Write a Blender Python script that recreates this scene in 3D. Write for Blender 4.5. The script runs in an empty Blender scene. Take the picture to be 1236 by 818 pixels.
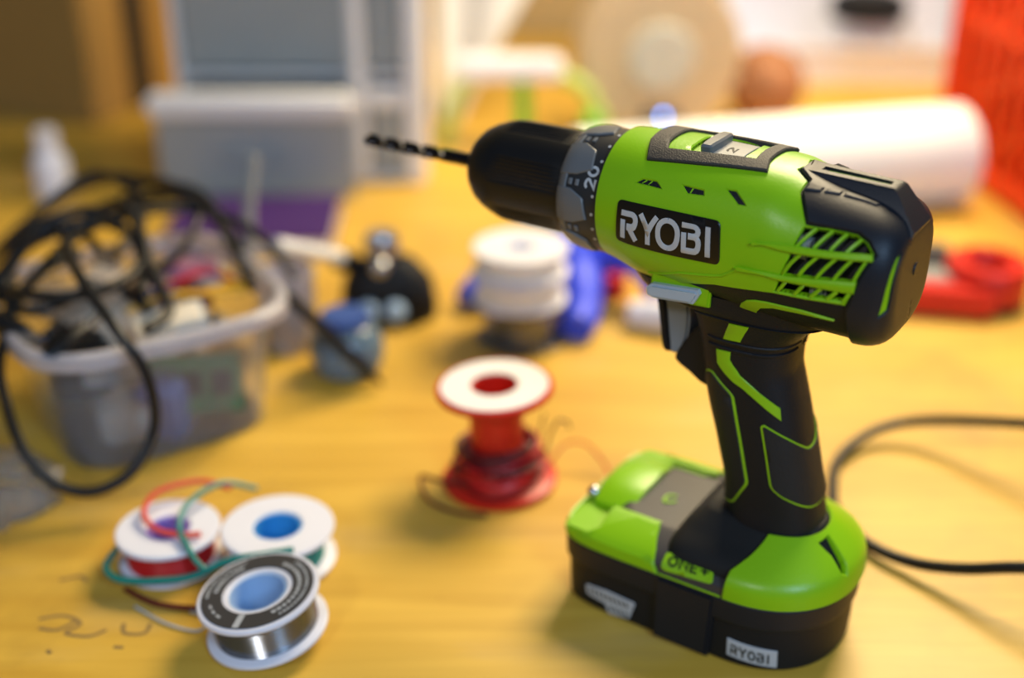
import bpy, bmesh, math, random
import numpy as np
from mathutils import Vector, Matrix, Euler
from mathutils.geometry import delaunay_2d_cdt

scene = bpy.context.scene
COL = scene.collection
R = math.radians

# ------------------------------------------------------------------ camera
cam_d = bpy.data.cameras.new('camera'); cam = bpy.data.objects.new('camera', cam_d); COL.objects.link(cam)
cam.location = (0, 0, 0.33); cam.rotation_euler = (R(90 - 26), 0, 0)
cam_d.sensor_width = 36; cam_d.lens = 1500 / 1236 * 36; cam_d.clip_start = 0.01; cam_d.clip_end = 50
cam_d.dof.use_dof = True; cam_d.dof.focus_distance = 0.442; cam_d.dof.aperture_fstop = 2.6; cam_d.dof.aperture_blades = 0
scene.camera = cam

# ------------------------------------------------------------------ world, lamps, exposure
world = bpy.data.worlds.new('room_light'); scene.world = world; world.use_nodes = True
bg = world.node_tree.nodes['Background']; bg.inputs['Color'].default_value = (0.62, 0.74, 1.0, 1); bg.inputs['Strength'].default_value = 0.11


def area_lamp(name, loc, target, size, power, color, size_y=None):
    d = bpy.data.lights.new(name, 'AREA'); d.energy = power; d.color = color; d.size = size
    if size_y: d.shape = 'RECTANGLE'; d.size_y = size_y
    o = bpy.data.objects.new(name, d); COL.objects.link(o); o.location = loc
    o.rotation_euler = (Vector(target) - Vector(loc)).to_track_quat('-Z', 'Y').to_euler()
    return o


area_lamp('warm_bench_lamp', (0.36, 1.00, 0.72), (0.14, 0.62, 0), 0.42, 14.2, (1.0, 0.82, 0.53))
area_lamp('cool_window', (0.62, -0.75, 0.95), (0.1, 0.5, 0.05), 0.36, 13.0, (0.42, 0.67, 1.0), 0.6)
area_lamp('ceiling_lamp', (-0.50, -0.70, 1.0), (0.05, 0.5, 0), 0.16, 4.6, (0.94, 0.96, 1.0))

scene.view_settings.view_transform = 'Standard'; scene.view_settings.look = 'None'
scene.view_settings.gamma = 1.0; scene.view_settings.use_curve_mapping = False
scene.view_settings.exposure = 0.0


# ------------------------------------------------------------------ materials
def lin(c):
    return tuple(((x / 255) / 12.92 if x / 255 <= 0.04045 else ((x / 255 + 0.055) / 1.055) ** 2.4) for x in c)


def mat(name, rgb, rough=0.5, metal=0.0, var=0.06, scale=60, bump=0.0, bscale=400, trans=0.0, ior=1.45, spec=0.5, emit=0.0, sss=0.0, coat=0.0):
    m = bpy.data.materials.new(name); m.use_nodes = True; nt = m.node_tree; b = nt.nodes['Principled BSDF']
    c = lin(rgb)
    b.inputs['Roughness'].default_value = rough; b.inputs['Metallic'].default_value = metal
    b.inputs['IOR'].default_value = ior; b.inputs['Specular IOR Level'].default_value = spec
    b.inputs['Transmission Weight'].default_value = trans; b.inputs['Coat Weight'].default_value = coat
    if sss: b.inputs['Subsurface Weight'].default_value = sss; b.inputs['Subsurface Radius'].default_value = (.004, .004, .004)
    tc = nt.nodes.new('ShaderNodeTexCoord')
    if var:
        n = nt.nodes.new('ShaderNodeTexNoise'); n.inputs['Scale'].default_value = scale; n.inputs['Detail'].default_value = 4
        nt.links.new(tc.outputs['Object'], n.inputs['Vector'])
        mx = nt.nodes.new('ShaderNodeMix'); mx.data_type = 'RGBA'
        mx.inputs[6].default_value = tuple(x * (1 - var) for x in c) + (1,)
        mx.inputs[7].default_value = tuple(min(1, x * (1 + var)) for x in c) + (1,)
        nt.links.new(n.outputs['Fac'], mx.inputs[0]); nt.links.new(mx.outputs[2], b.inputs['Base Color'])
    else:
        b.inputs['Base Color'].default_value = c + (1,)
    if bump:
        n2 = nt.nodes.new('ShaderNodeTexNoise'); n2.inputs['Scale'].default_value = bscale; n2.inputs['Detail'].default_value = 3
        nt.links.new(tc.outputs['Object'], n2.inputs['Vector'])
        bp = nt.nodes.new('ShaderNodeBump'); bp.inputs['Strength'].default_value = bump; bp.inputs['Distance'].default_value = 0.0005
        nt.links.new(n2.outputs['Fac'], bp.inputs['Height']); nt.links.new(bp.outputs['Normal'], b.inputs['Normal'])
    if emit:
        b.inputs['Emission Color'].default_value = c + (1,); b.inputs['Emission Strength'].default_value = emit
    return m


def wood_mat():
    m = bpy.data.materials.new('birch_bench_top'); m.use_nodes = True; nt = m.node_tree; b = nt.nodes['Principled BSDF']
    tc = nt.nodes.new('ShaderNodeTexCoord'); mp = nt.nodes.new('ShaderNodeMapping'); mp.inputs['Scale'].default_value = (2.2, 26, 10)
    nt.links.new(tc.outputs['Object'], mp.inputs['Vector'])
    n = nt.nodes.new('ShaderNodeTexNoise'); n.inputs['Scale'].default_value = 3.2; n.inputs['Detail'].default_value = 6; n.inputs['Distortion'].default_value = .6
    nt.links.new(mp.outputs['Vector'], n.inputs['Vector'])
    r = nt.nodes.new('ShaderNodeValToRGB')
    r.color_ramp.elements[0].position = .3; r.color_ramp.elements[0].color = lin((202, 157, 54)) + (1,)
    r.color_ramp.elements[1].position = .72; r.color_ramp.elements[1].color = lin((222, 179, 70)) + (1,)
    nt.links.new(n.outputs['Fac'], r.inputs['Fac'])
    n3 = nt.nodes.new('ShaderNodeTexNoise'); n3.inputs['Scale'].default_value = 9; n3.inputs['Detail'].default_value = 5
    mp3 = nt.nodes.new('ShaderNodeMapping'); mp3.inputs['Scale'].default_value = (1, 2.2, 1)
    nt.links.new(tc.outputs['Object'], mp3.inputs['Vector']); nt.links.new(mp3.outputs['Vector'], n3.inputs['Vector'])
    r3 = nt.nodes.new('ShaderNodeValToRGB'); r3.color_ramp.elements[0].position = .56; r3.color_ramp.elements[1].position = .78
    r3.color_ramp.elements[1].color = (.45, .45, .45, 1)
    nt.links.new(n3.outputs['Fac'], r3.inputs['Fac'])
    mx = nt.nodes.new('ShaderNodeMix'); mx.data_type = 'RGBA'; mx.inputs[7].default_value = lin((198, 170, 116)) + (1,)
    nt.links.new(r3.outputs['Color'], mx.inputs[0]); nt.links.new(r.outputs['Color'], mx.inputs[6])
    nt.links.new(mx.outputs[2], b.inputs['Base Color'])
    n4 = nt.nodes.new('ShaderNodeTexNoise'); n4.inputs['Scale'].default_value = 5.5; n4.inputs['Detail'].default_value = 7; n4.inputs['Roughness'].default_value = .62
    nt.links.new(tc.outputs['Object'], n4.inputs['Vector'])
    r4 = nt.nodes.new('ShaderNodeValToRGB'); r4.color_ramp.elements[0].position = .53; r4.color_ramp.elements[1].position = .74
    r4.color_ramp.elements[1].color = (.55, .55, .55, 1); nt.links.new(n4.outputs['Fac'], r4.inputs['Fac'])
    mx4 = nt.nodes.new('ShaderNodeMix'); mx4.data_type = 'RGBA'; mx4.inputs[7].default_value = lin((132, 98, 48)) + (1,)
    nt.links.new(r4.outputs['Color'], mx4.inputs[0]); nt.links.new(mx.outputs[2], mx4.inputs[6]); nt.links.new(mx4.outputs[2], b.inputs['Base Color'])
    b.inputs['Roughness'].default_value = .42
    rr = nt.nodes.new('ShaderNodeMapRange'); rr.inputs[3].default_value = .36; rr.inputs[4].default_value = .55
    nt.links.new(n3.outputs['Fac'], rr.inputs[0]); nt.links.new(rr.outputs[0], b.inputs['Roughness'])
    bp = nt.nodes.new('ShaderNodeBump'); bp.inputs['Strength'].default_value = .12; bp.inputs['Distance'].default_value = .0006
    nt.links.new(n.outputs['Fac'], bp.inputs['Height']); nt.links.new(bp.outputs['Normal'], b.inputs['Normal'])
    return m


M = dict(
    wood=wood_mat(),
    green=mat('lime_green_plastic', (133, 188, 12), .34, bump=.12, bscale=900, var=.04),
    green2=mat('lime_green_trim', (138, 188, 16), .42, var=.03),
    black=mat('black_rubber', (16, 19, 25), .52, spec=.35, bump=.35, bscale=1500, var=.15),
    navy=mat('charcoal_plastic', (20, 24, 33), .46, spec=.4, bump=.15, bscale=1200, var=.1),
    trim=mat('matte_charcoal_rubber', (48, 46, 46), .62, bump=.5, bscale=1600, var=.1),
    foot=mat('dark_grey_plastic', (58, 56, 58), .45, bump=.15, bscale=1200, var=.08),
    dark=mat('dark_interior', (8, 8, 9), .7, var=0),
    grip=mat('textured_grip_rubber', (17, 19, 24), .55, bump=.9, bscale=2600, var=.1),
    chuck=mat('black_chuck_plastic', (16, 16, 17), .36, bump=.15, bscale=1200, var=.1),
    collar=mat('grey_collar_plastic', (104, 106, 108), .38, var=.05),
    colldk=mat('dark_collar_band', (40, 41, 43), .42, var=.05),
    print=mat('pale_grey_print', (182, 185, 188), .5, var=.03),
    printdk=mat('dark_print', (14, 18, 12), .5, var=.03),
    grey=mat('blue_grey_plastic', (170, 182, 192), .4, var=.05),
    trigger=mat('trigger_grey_plastic', (120, 130, 140), .42, var=.05),
    grey2=mat('pale_grey_plastic', (150, 150, 146), .45, var=.05),
    steel=mat('bright_steel', (200, 202, 205), .22, 1.0, var=.05),
    darksteel=mat('black_oxide_steel', (58, 58, 62), .24, 1.0, var=.1),
    badge=mat('badge_black', (9, 9, 10), .35, var=0),
    white=mat('white_plastic', (230, 230, 240), .38, var=.02, sss=.12),
    whitem=mat('white_paper', (236, 234, 230), .75, var=.03, scale=30),
    cream=mat('cream_plastic', (235, 222, 200), .4, var=.03),
    red=mat('red_plastic', (205, 36, 20), .38, var=.05, sss=.05),
    redcr=mat('orange_red_plastic', (252, 84, 34), .5, var=.05, sss=.1),
    redwire=mat('red_wire_insulation', (190, 22, 26), .4, var=.08),
    maroon=mat('dark_red_wire', (96, 16, 22), .42, var=.15),
    teal=mat('teal_wire_insulation', (18, 128, 118), .4, var=.08),
    coral=mat('coral_wire_insulation', (226, 78, 60), .4, var=.05),
    tint_blue=mat('blue_hub_tint', (60, 150, 214), .4, var=.03),
    tint_lilac=mat('lilac_hub_tint', (160, 130, 205), .4, var=.03),
    tint_pale=mat('pale_blue_tint', (160, 190, 226), .35, var=.03),
    solder=mat('solder_wire', (140, 142, 146), .22, 1.0, var=.06),
    label_dk=mat('dark_grey_label', (62, 60, 60), .5, var=.06),
    cable=mat('black_cable_jacket', (14, 14, 16), .38, var=.08),
    purple=mat('purple_cover', (66, 32, 100), .5, var=.06),
    blue=mat('blue_nitrile', (62, 84, 236), .45, var=.06, bump=.2, bscale=200),
    card=mat('brown_cardboard', (158, 122, 62), .8, var=.08, scale=25),
    cardprint=mat('black_box_print', (38, 30, 24), .7, var=.35, scale=40),
    frost=mat('frosted_plastic', (232, 228, 234), .25, trans=.6, var=.03),
    clear=mat('clear_plastic', (246, 247, 252), .08, trans=.92, ior=1.3, var=0),
    cabinet=mat('offwhite_cabinet_plastic', (236, 234, 232), .5, var=.03),
    drawer=mat('smoky_drawer_plastic', (168, 173, 172), .3, var=.05, trans=.15),
    wall=mat('cream_wall_paint', (196, 172, 122), .85, var=.04, scale=8, bump=.2, bscale=80),
    floor=mat('grey_concrete', (120, 116, 110), .8, var=.1, scale=6),
    tan=mat('tan_twine', (196, 150, 100), .7, var=.2, scale=90),
    amber=mat('translucent_cream_flange', (226, 208, 172), .4, trans=.3, var=.05),
    copper=mat('brown_twine', (168, 116, 78), .7, var=.2, scale=60),
    hubgrey=mat('grey_green_hub', (196, 198, 186), .5, var=.04),
    leaf=mat('bright_green_plastic', (92, 196, 60), .4, var=.05),
    lime=mat('pale_lime_plastic', (178, 206, 104), .4, var=.05),
    led=mat('blue_indicator', (70, 150, 255), .3, var=0, emit=14),
    glassblue=mat('smoky_blue_glass', (150, 176, 198), .1, trans=.65, var=.08),
    ink=mat('faded_ink', (138, 110, 62), .8, var=0),
    pcb=mat('green_circuit_board', (52, 108, 60), .5, var=.1),
    yellow=mat('yellow_plastic', (226, 170, 40), .45, var=.05),
    beige=mat('beige_plastic', (206, 184, 160), .5, var=.06),
    pink=mat('dusty_pink_plastic', (170, 110, 130), .5, var=.06),
    bluec=mat('blue_component', (50, 80, 150), .45, var=.05),
)


# ------------------------------------------------------------------ object helpers
def link(name, mesh, m, parent=None, smooth=40):
    if m is not None:
        mesh.materials.clear(); mesh.materials.append(M[m] if isinstance(m, str) else m)
    if smooth:
        mesh.shade_smooth(); mesh.set_sharp_from_angle(angle=R(smooth))
    o = bpy.data.objects.new(name, mesh); COL.objects.link(o)
    if parent: o.parent = parent
    return o


def thing(name, label, cat, loc=(0, 0, 0), rot=(0, 0, 0), group=None):
    o = bpy.data.objects.new(name, None); COL.objects.link(o); o.empty_display_size = .02
    o.location = loc; o.rotation_euler = rot
    o['label'] = label; o['category'] = cat
    if group: o['group'] = group
    return o


def tag(o, label, cat, group=None):
    o['label'] = label; o['category'] = cat
    if group: o['group'] = group
    return o


def mesh_of(bm):
    bmesh.ops.recalc_face_normals(bm, faces=bm.faces)
    me = bpy.data.meshes.new('m'); bm.to_mesh(me); bm.free(); return me


def pydata(v, f):
    me = bpy.data.meshes.new('m'); me.from_pydata([tuple(map(float, p)) for p in v], [], f); me.update(); return me


def box(sx, sy, sz, c=(0, 0, 0), bev=0.0, seg=2, rot=None, bm=None):
    own = bm is None
    b = bmesh.new()
    bmesh.ops.create_cube(b, size=1)
    bmesh.ops.scale(b, vec=(sx, sy, sz), verts=b.verts)
    if bev: bmesh.ops.bevel(b, geom=b.edges[:], offset=bev, segments=seg, affect='EDGES')
    if rot: bmesh.ops.rotate(b, cent=(0, 0, 0), matrix=Euler(rot).to_matrix(), verts=b.verts)
    bmesh.ops.translate(b, vec=c, verts=b.verts)
    me = mesh_of(b)
    if own: return me
    bm.from_mesh(me); bpy.data.meshes.remove(me); return bm


def lathe(prof, seg=48, axis='z', rf=None):
    """profile of (radius, height); rf(angle, index) scales the radius"""
    v = []; f = []
    n = len(prof)
    for k in range(seg):
        a = 2 * math.pi * k / seg
        for i, (r, h) in enumerate(prof):
            q = r * (rf(a, i) if rf else 1)
            x, y = q * math.cos(a), q * math.sin(a)
            v.append((x, y, h) if axis == 'z' else (h, x, y))
    for k in range(seg):
        for i in range(n - 1):
            a, b = k * n + i, ((k + 1) % seg) * n + i
            f.append((a, b, b + 1, a + 1))
    me = pydata(v, f)
    b = bmesh.new(); b.from_mesh(me); bpy.data.meshes.remove(me)
    bmesh.ops.remove_doubles(b, verts=b.verts, dist=1e-6)
    bmesh.ops.dissolve_degenerate(b, dist=1e-7, edges=b.edges)
    return mesh_of(b)


def smooth_path(pts, n=8, closed=False):
    P = [np.array(p, float) for p in pts]; out = []; m = len(P)
    rng = range(m if closed else m - 1)
    for i in rng:
        if closed: p0, p1, p2, p3 = P[i - 1], P[i], P[(i + 1) % m], P[(i + 2) % m]
        else: p0, p1, p2, p3 = P[max(i - 1, 0)], P[i], P[i + 1], P[min(i + 2, m - 1)]
        for k in range(n):
            t = k / n
            out.append(.5 * (2 * p1 + (p2 - p0) * t + (2 * p0 - 5 * p1 + 4 * p2 - p3) * t * t + (3 * p1 - p0 - 3 * p2 + p3) * t ** 3))
    if not closed: out.append(P[-1])
    return out


def tube(pts, rad, seg=10, n=8, closed=False, smooth=True, bm=None, flat=1.0):
    P = smooth_path(pts, n, closed) if smooth else [np.array(p, float) for p in pts]
    m = len(P); v = []; f = []
    T = []
    for i in range(m):
        a = P[(i - 1) % m] if closed or i > 0 else P[0]; b = P[(i + 1) % m] if closed or i < m - 1 else P[-1]
        t = b - a; T.append(t / (np.linalg.norm(t) + 1e-12))
    ref = np.array([0, 0, 1.0]) if abs(T[0][2]) < .9 else np.array([1.0, 0, 0])
    nrm = np.cross(T[0], ref); nrm /= np.linalg.norm(nrm)
    for i in range(m):
        nrm = nrm - T[i] * (nrm @ T[i]); nrm /= np.linalg.norm(nrm); bi = np.cross(T[i], nrm)
        r = rad(i / (m - 1)) if callable(rad) else rad
        for k in range(seg):
            a = 2 * math.pi * k / seg; v.append(P[i] + nrm * r * math.cos(a) + bi * r * flat * math.sin(a))
    for i in range(m if closed else m - 1):
        j = (i + 1) % m
        for k in range(seg):
            k2 = (k + 1) % seg; f.append((i * seg + k, i * seg + k2, j * seg + k2, j * seg + k))
    if not closed:
        f.append(tuple(range(seg))); f.append(tuple((m - 1) * seg + k for k in range(seg)))
    me = pydata(v, f)
    if bm is not None:
        bm.from_mesh(me); bpy.data.meshes.remove(me); return bm
    b = bmesh.new(); b.from_mesh(me); bpy.data.meshes.remove(me); return mesh_of(b)


def prism(poly, y0, y1, bev=0.0, plane='xz', seg=2):
    """polygon in a plane extruded along the third axis, edges softened"""
    b = bmesh.new()
    mk = {'xz': lambda p, h: (p[0], h, p[1]), 'xy': lambda p, h: (p[0], p[1], h), 'yz': lambda p, h: (h, p[0], p[1])}[plane]
    vs = [b.verts.new(mk(p, y0)) for p in poly]; fc = b.faces.new(vs)
    ex = bmesh.ops.extrude_face_region(b, geom=[fc])
    nv = [e for e in ex['geom'] if isinstance(e, bmesh.types.BMVert)]
    d = {'xz': (0, y1 - y0, 0), 'xy': (0, 0, y1 - y0), 'yz': (y1 - y0, 0, 0)}[plane]
    bmesh.ops.translate(b, vec=d, verts=nv)
    if bev:
        ax = {'xz': 1, 'xy': 2, 'yz': 0}[plane]
        rim = [e for e in b.edges if abs(e.verts[0].co[ax] - e.verts[1].co[ax]) < 1e-7]
        bmesh.ops.bevel(b, geom=rim, offset=bev, segments=seg, affect='EDGES', clamp_overlap=True)
    return mesh_of(b)


def superloop(rx, ry, n, seg=64):
    out = []
    for k in range(seg):
        a = 2 * math.pi * k / seg; c, s = math.cos(a), math.sin(a)
        out.append((rx * math.copysign(abs(c) ** (2 / n), c), ry * math.copysign(abs(s) ** (2 / n), s)))
    return out


def loops(rings, caps=(True, True)):
    """skin through equal-length closed rings of 3D points"""
    v = [p for r in rings for p in r]; s = len(rings[0]); f = []
    for i in range(len(rings) - 1):
        for k in range(s):
            k2 = (k + 1) % s; f.append((i * s + k, i * s + k2, (i + 1) * s + k2, (i + 1) * s + k))
    if caps[0]: f.append(tuple(range(s - 1, -1, -1)))
    if caps[1]: f.append(tuple((len(rings) - 1) * s + k for k in range(s)))
    b = bmesh.new(); me = pydata(v, f); b.from_mesh(me); bpy.data.meshes.remove(me)
    return mesh_of(b)


def lines_mesh(bm):
    me = bpy.data.meshes.new('m'); bm.to_mesh(me); bm.free(); return me


# ------------------------------------------------------------------ lofted skins of the drill (millimetres, x forward, y left, z up)
X0=-12.
def _ol():
    a=np.radians(np.linspace(-180,180,4001)); c=np.cos(a); q=np.sin(a); n=np.where(c>=0,8.,2.2)
    x=np.sign(c)*np.abs(c)**(2/n); y=np.sign(q)*np.abs(q)**(2/n)
    d=np.hypot(np.diff(x*np.where(c>0,76,38.5)),np.diff(y*38.3)); l=np.concatenate([[0],np.cumsum(d)])
    return l-l[-1]/2,x,y
OL=_ol(); VM=float(OL[0][-1])
def outline(v):
    w=(np.asarray(v,float)+VM)%(2*VM)-VM
    return np.stack([np.interp(w,OL[0],OL[1]),np.interp(w,OL[0],OL[2])],-1)
class Loft:
    """closed skin through stations; axis 'x' (tube along x) or 'z' (column along z); mm"""
    def __init__(s, axis, st):
        s.axis=axis; s.P=np.array(st,float); d=np.diff(s.P[:,:4],axis=0)
        s.u=np.concatenate([[0],np.cumsum(np.sqrt((d**2).sum(1)))])
        h=np.diff(s.u)[:,None]; dl=np.diff(s.P,axis=0)/h
        m=np.zeros_like(s.P); m[0]=dl[0]; m[-1]=dl[-1]
        for i in range(1,len(dl)):
            a,b=dl[i-1],dl[i]; h0,h1=h[i-1],h[i]
            w1=2*h1+h0; w2=h1+2*h0
            with np.errstate(divide='ignore',invalid='ignore'):
                v=(w1+w2)/(w1/a+w2/b)
            m[i]=np.where(a*b>0,v,0)
        s.m=m
    def par(s,u):
        u=np.clip(np.asarray(u,float),0,s.u[-1]); i=np.clip(np.searchsorted(s.u,u,side='right')-1,0,len(s.u)-2)
        h=(s.u[i+1]-s.u[i])[...,None]; t=((u-s.u[i])[...,None])/h
        return ((1+2*t)*(1-t)**2*s.P[i]+t*(1-t)**2*h*s.m[i]+t*t*(3-2*t)*s.P[i+1]+t*t*(t-1)*h*s.m[i+1])
    def pt(s,u,v):
        p=s.par(u); vin=np.asarray(v,float); v=np.radians(vin); n=p[...,4]
        c,q=np.cos(v),np.sin(v)
        cc=np.sign(c)*np.abs(c)**(2/n); ss=np.sign(q)*np.abs(q)**(2/n)
        mid=(p[...,1]+p[...,2])/2; hf=(p[...,1]-p[...,2])/2
        if s.axis=='f':
            o=outline(vin)
            return np.stack([X0+np.where(o[...,0]>=0,p[...,1]-X0,X0-p[...,2])*o[...,0],p[...,3]*o[...,1],p[...,0]],-1)
        if s.axis=='x': return np.stack([p[...,0],p[...,3]*cc,mid+hf*ss],-1)
        return np.stack([mid+hf*cc,p[...,3]*ss,p[...,0]],-1)
    def nrm(s,u,v):
        e=.15; u=np.asarray(u,float); v=np.asarray(v,float); a=s.pt(u+e,v)-s.pt(u-e,v); b=s.pt(u,v+.6)-s.pt(u,v-.6)
        n=np.cross(a,b) if s.axis=='z' else np.cross(a,b)
        l=np.linalg.norm(n,axis=-1,keepdims=True); n=n/np.maximum(l,1e-9)
        c=s.pt(u,v); p=s.par(u); mid=(p[...,1]+p[...,2])/2
        ctr=np.stack([p[...,0],0*mid,mid],-1) if s.axis=='x' else np.stack([mid,0*mid,p[...,0]],-1)
        sg=np.sign((n*(c-ctr)).sum(-1,keepdims=True)); sg[sg==0]=1
        return n*sg
BODY=Loft('x',[(64,194.5,147,24.2,2.0),(56,196.2,146.5,26.2,2.1),(40,196.8,143,28.2,2.3),(15,196.5,140.5,29,2.5),(-8,195.4,138.5,29,2.6),(-18,192.8,138,28.8,2.5),(-28,190.6,138,28.5,2.5),
 (-40,188.4,138,27.5,2.6),(-46,186.6,138.6,26.5,2.8),(-50.5,184,140.5,24.5,3),(-53,181,143.5,21.5,3.1),(-53.9,178.5,147,17.5,3.2),(-54,166,164,.8,2.5)])
HAND=Loft('z',[(40,6,-39,18.6,2.5),(45,5,-37,18.2,2.5),(52,4,-35,17.8,2.5),(62,4,-32.5,17,2.6),(80,8,-28,17,2.6),(100,14,-23,17,2.6),(110,16.5,-20,17,2.6),
 (118,18.5,-18,17.5,2.6),(126,20,-18,18,2.6),(134,22.5,-23,19.8,2.6),(138,28,-29,20.8,2.6),(141,44,-33,21.8,2.6),(147,51,-40,22.5,2.6)])
BASE=Loft('f',[(31.2,64,-50.5,38.2,2),(35.5,63.5,-50,37.8,2),(36.8,62,-49,36.3,2),(42.2,46,-40,23,2),(42.6,44,-38,21.5,2),(42.7,-11,-13,1,2)])
REAR=Loft('f',[(31.2,64,-51.5,38.8,2),(37,64,-51,38.6,2),(40.5,63,-50,37,2),(42,62,-49,35,2),(48,55,-43,26,2),(53.5,50,-36,17.6,2)])
BATT=Loft('f',[(0,60.5,-47,35,2),(1.5,62,-48.5,36.6,2),(20.5,63,-49.2,37.2,2)])
COLL=Loft('x',[(76,190.5,150.5,20,2),(74.7,192.5,148.5,22,2),(70,194,147,23.6,2),(55.5,194.8,146.2,24.4,2)])
MM = 0.001
VMIR = {'x': lambda v: 180 - v, 'z': lambda v: -v, 'f': lambda v: -v}
KV = {'x': .48, 'z': .3, 'f': 1.0}


def ux(L, x):
    uu = np.linspace(0, L.u[-1], 4000); return float(uu[np.abs(L.par(uu)[:, 0] - x).argmin()])


def loft_skin(L, u0=0, u1=None, nu=60, nv=96, off=0.0, cap0=False, cap1=False):
    u1 = L.u[-1] if u1 is None else u1
    vm = VM if L.axis == 'f' else 180
    U, V = np.meshgrid(np.linspace(u0, u1, nu), np.linspace(-vm, vm, nv, endpoint=False), indexing='ij')
    P = L.pt(U, V)
    if off: P = P + L.nrm(U, V) * off
    return loops([[tuple(p * MM) for p in ring] for ring in P], (cap0, cap1))


def resample(poly, d):
    out = []; n = len(poly)
    for i in range(n):
        a = np.array(poly[i], float); b = np.array(poly[(i + 1) % n], float); k = max(1, int(np.linalg.norm(b - a) / d))
        out += [a + (b - a) * j / k for j in range(k)]
    return out


def rounded(poly, r, kv=1.0, seg=5):
    """fillet the corners of a polygon (u, v); r in mm, kv turns v into mm"""
    P = [np.array((p[0], p[1] * kv), float) for p in poly]; n = len(P); out = []
    for i in range(n):
        a, b, c = P[i - 1], P[i], P[(i + 1) % n]
        d1, d2 = a - b, c - b; l1, l2 = np.linalg.norm(d1), np.linalg.norm(d2)
        t = min(r, l1 * .45, l2 * .45); p, q = b + d1 / l1 * t, b + d2 / l2 * t
        for k in range(seg + 1):
            s = k / seg; out.append((1 - s) ** 2 * p + 2 * s * (1 - s) * b + s * s * q)
    return [(p[0], p[1] / kv) for p in out]


def inset(poly, d):
    n = len(poly); area = sum(poly[i][0] * poly[(i + 1) % n][1] - poly[(i + 1) % n][0] * poly[i][1] for i in range(n))
    sg = 1 if area > 0 else -1; out = []
    for i in range(n):
        a, b, c = poly[i - 1], poly[i], poly[(i + 1) % n]
        e1 = b - a; e2 = c - b; e1 = e1 / (np.linalg.norm(e1) + 1e-9); e2 = e2 / (np.linalg.norm(e2) + 1e-9)
        n1 = np.array((-e1[1], e1[0])) * sg; n2 = np.array((-e2[1], e2[0])) * sg
        m = n1 + n2; l = np.linalg.norm(m)
        m = m / l if l > 1e-6 else n1
        out.append(b + m * d / max(.55, abs(m @ n1)))
    return out


def inside(P, poly):
    x, y = P[:, 0], P[:, 1]; r = np.zeros(len(P), bool); n = len(poly)
    for i in range(n):
        x1, y1 = poly[i]; x2, y2 = poly[(i + 1) % n]
        c = ((y1 > y) != (y2 > y))
        with np.errstate(divide='ignore', invalid='ignore'):
            xi = (x2 - x1) * (y - y1) / (y2 - y1) + x1
        r ^= c & (x < xi)
    return r


def patch(L, polys, off=.5, thick=None, ch=.35, step=2.5, holes=(), mirror=False, planar_off=None):
    """solid plates lying on a lofted skin: every polygon (u, v) becomes a top face raised by off, with a rim down to off-thick"""
    kv = KV[L.axis]; thick = off + 1.2 if thick is None else thick
    if mirror:
        polys = list(polys) + [[(u, VMIR[L.axis](v)) for u, v in p] for p in polys]
        holes = list(holes) + [[(u, VMIR[L.axis](v)) for u, v in p] for p in holes]
    verts = []; faces = []

    def put(pts, o):
        A = np.array(pts); u, v = A[:, 0], A[:, 1] / kv
        o = np.asarray(o, float)
        P = L.pt(u, v) + L.nrm(u, v) * (o[:, None] if o.ndim else o)
        k = len(verts); verts.extend(P * MM); return k
    for poly in polys:
        out = resample([(u, v * kv) for u, v in poly], 1.6)
        hs = []
        for h in holes:
            hh = [(u, v * kv) for u, v in h]
            if inside(np.array([np.mean(hh, axis=0)]), [tuple(p) for p in out])[0]: hs.append(resample(hh, 1.6))
        rings = [(out, inset(out, ch))] + [(h, inset(h, -ch)) for h in hs]
        bound = []; edges = []
        for o_, i_ in rings:
            k = len(bound); bound += [tuple(p) for p in i_]; edges += [(k + j, k + (j + 1) % len(i_)) for j in range(len(i_))]
        B = np.array(bound); lo, hi = B.min(0), B.max(0)
        gx, gy = np.meshgrid(np.arange(lo[0] + step / 2, hi[0], step), np.arange(lo[1] + step / 2, hi[1], step))
        G = np.stack([gx.ravel(), gy.ravel()], 1)
        if len(G):
            ok = inside(G, [tuple(p) for p in rings[0][1]])
            for _, i_ in rings[1:]: ok &= ~inside(G, [tuple(p) for p in i_])
            G = G[ok]
        if len(G):
            dm = np.full(len(G), 1e9)
            for b in B: dm = np.minimum(dm, np.hypot(G[:, 0] - b[0], G[:, 1] - b[1]))
            G = G[dm > step * .35]
        allv = [Vector(p) for p in bound] + [Vector(p) for p in G]
        cv, _, cf, _, _, _ = delaunay_2d_cdt(allv, edges, [], 0, 1e-6)
        cv = np.array([tuple(p) for p in cv])
        tri = [t for t in cf]
        cen = np.array([cv[list(t)].mean(0) for t in tri])
        ok = inside(cen, [tuple(p) for p in rings[0][1]])
        for _, i_ in rings[1:]: ok &= ~inside(cen, [tuple(p) for p in i_])
        k = put(cv, off); faces += [tuple(k + j for j in t) for t, g in zip(tri, ok) if g]
        for o_, i_ in rings:
            a = put(i_, off); b = put(o_, off - ch); c = put(o_, off - thick); n = len(o_)
            for j in range(n):
                j2 = (j + 1) % n
                faces.append((a + j, a + j2, b + j2, b + j)); faces.append((b + j, b + j2, c + j2, c + j))
    b = bmesh.new(); me = pydata(verts, faces); b.from_mesh(me); bpy.data.meshes.remove(me)
    bmesh.ops.remove_doubles(b, verts=b.verts, dist=2e-6)
    return mesh_of(b)


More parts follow.
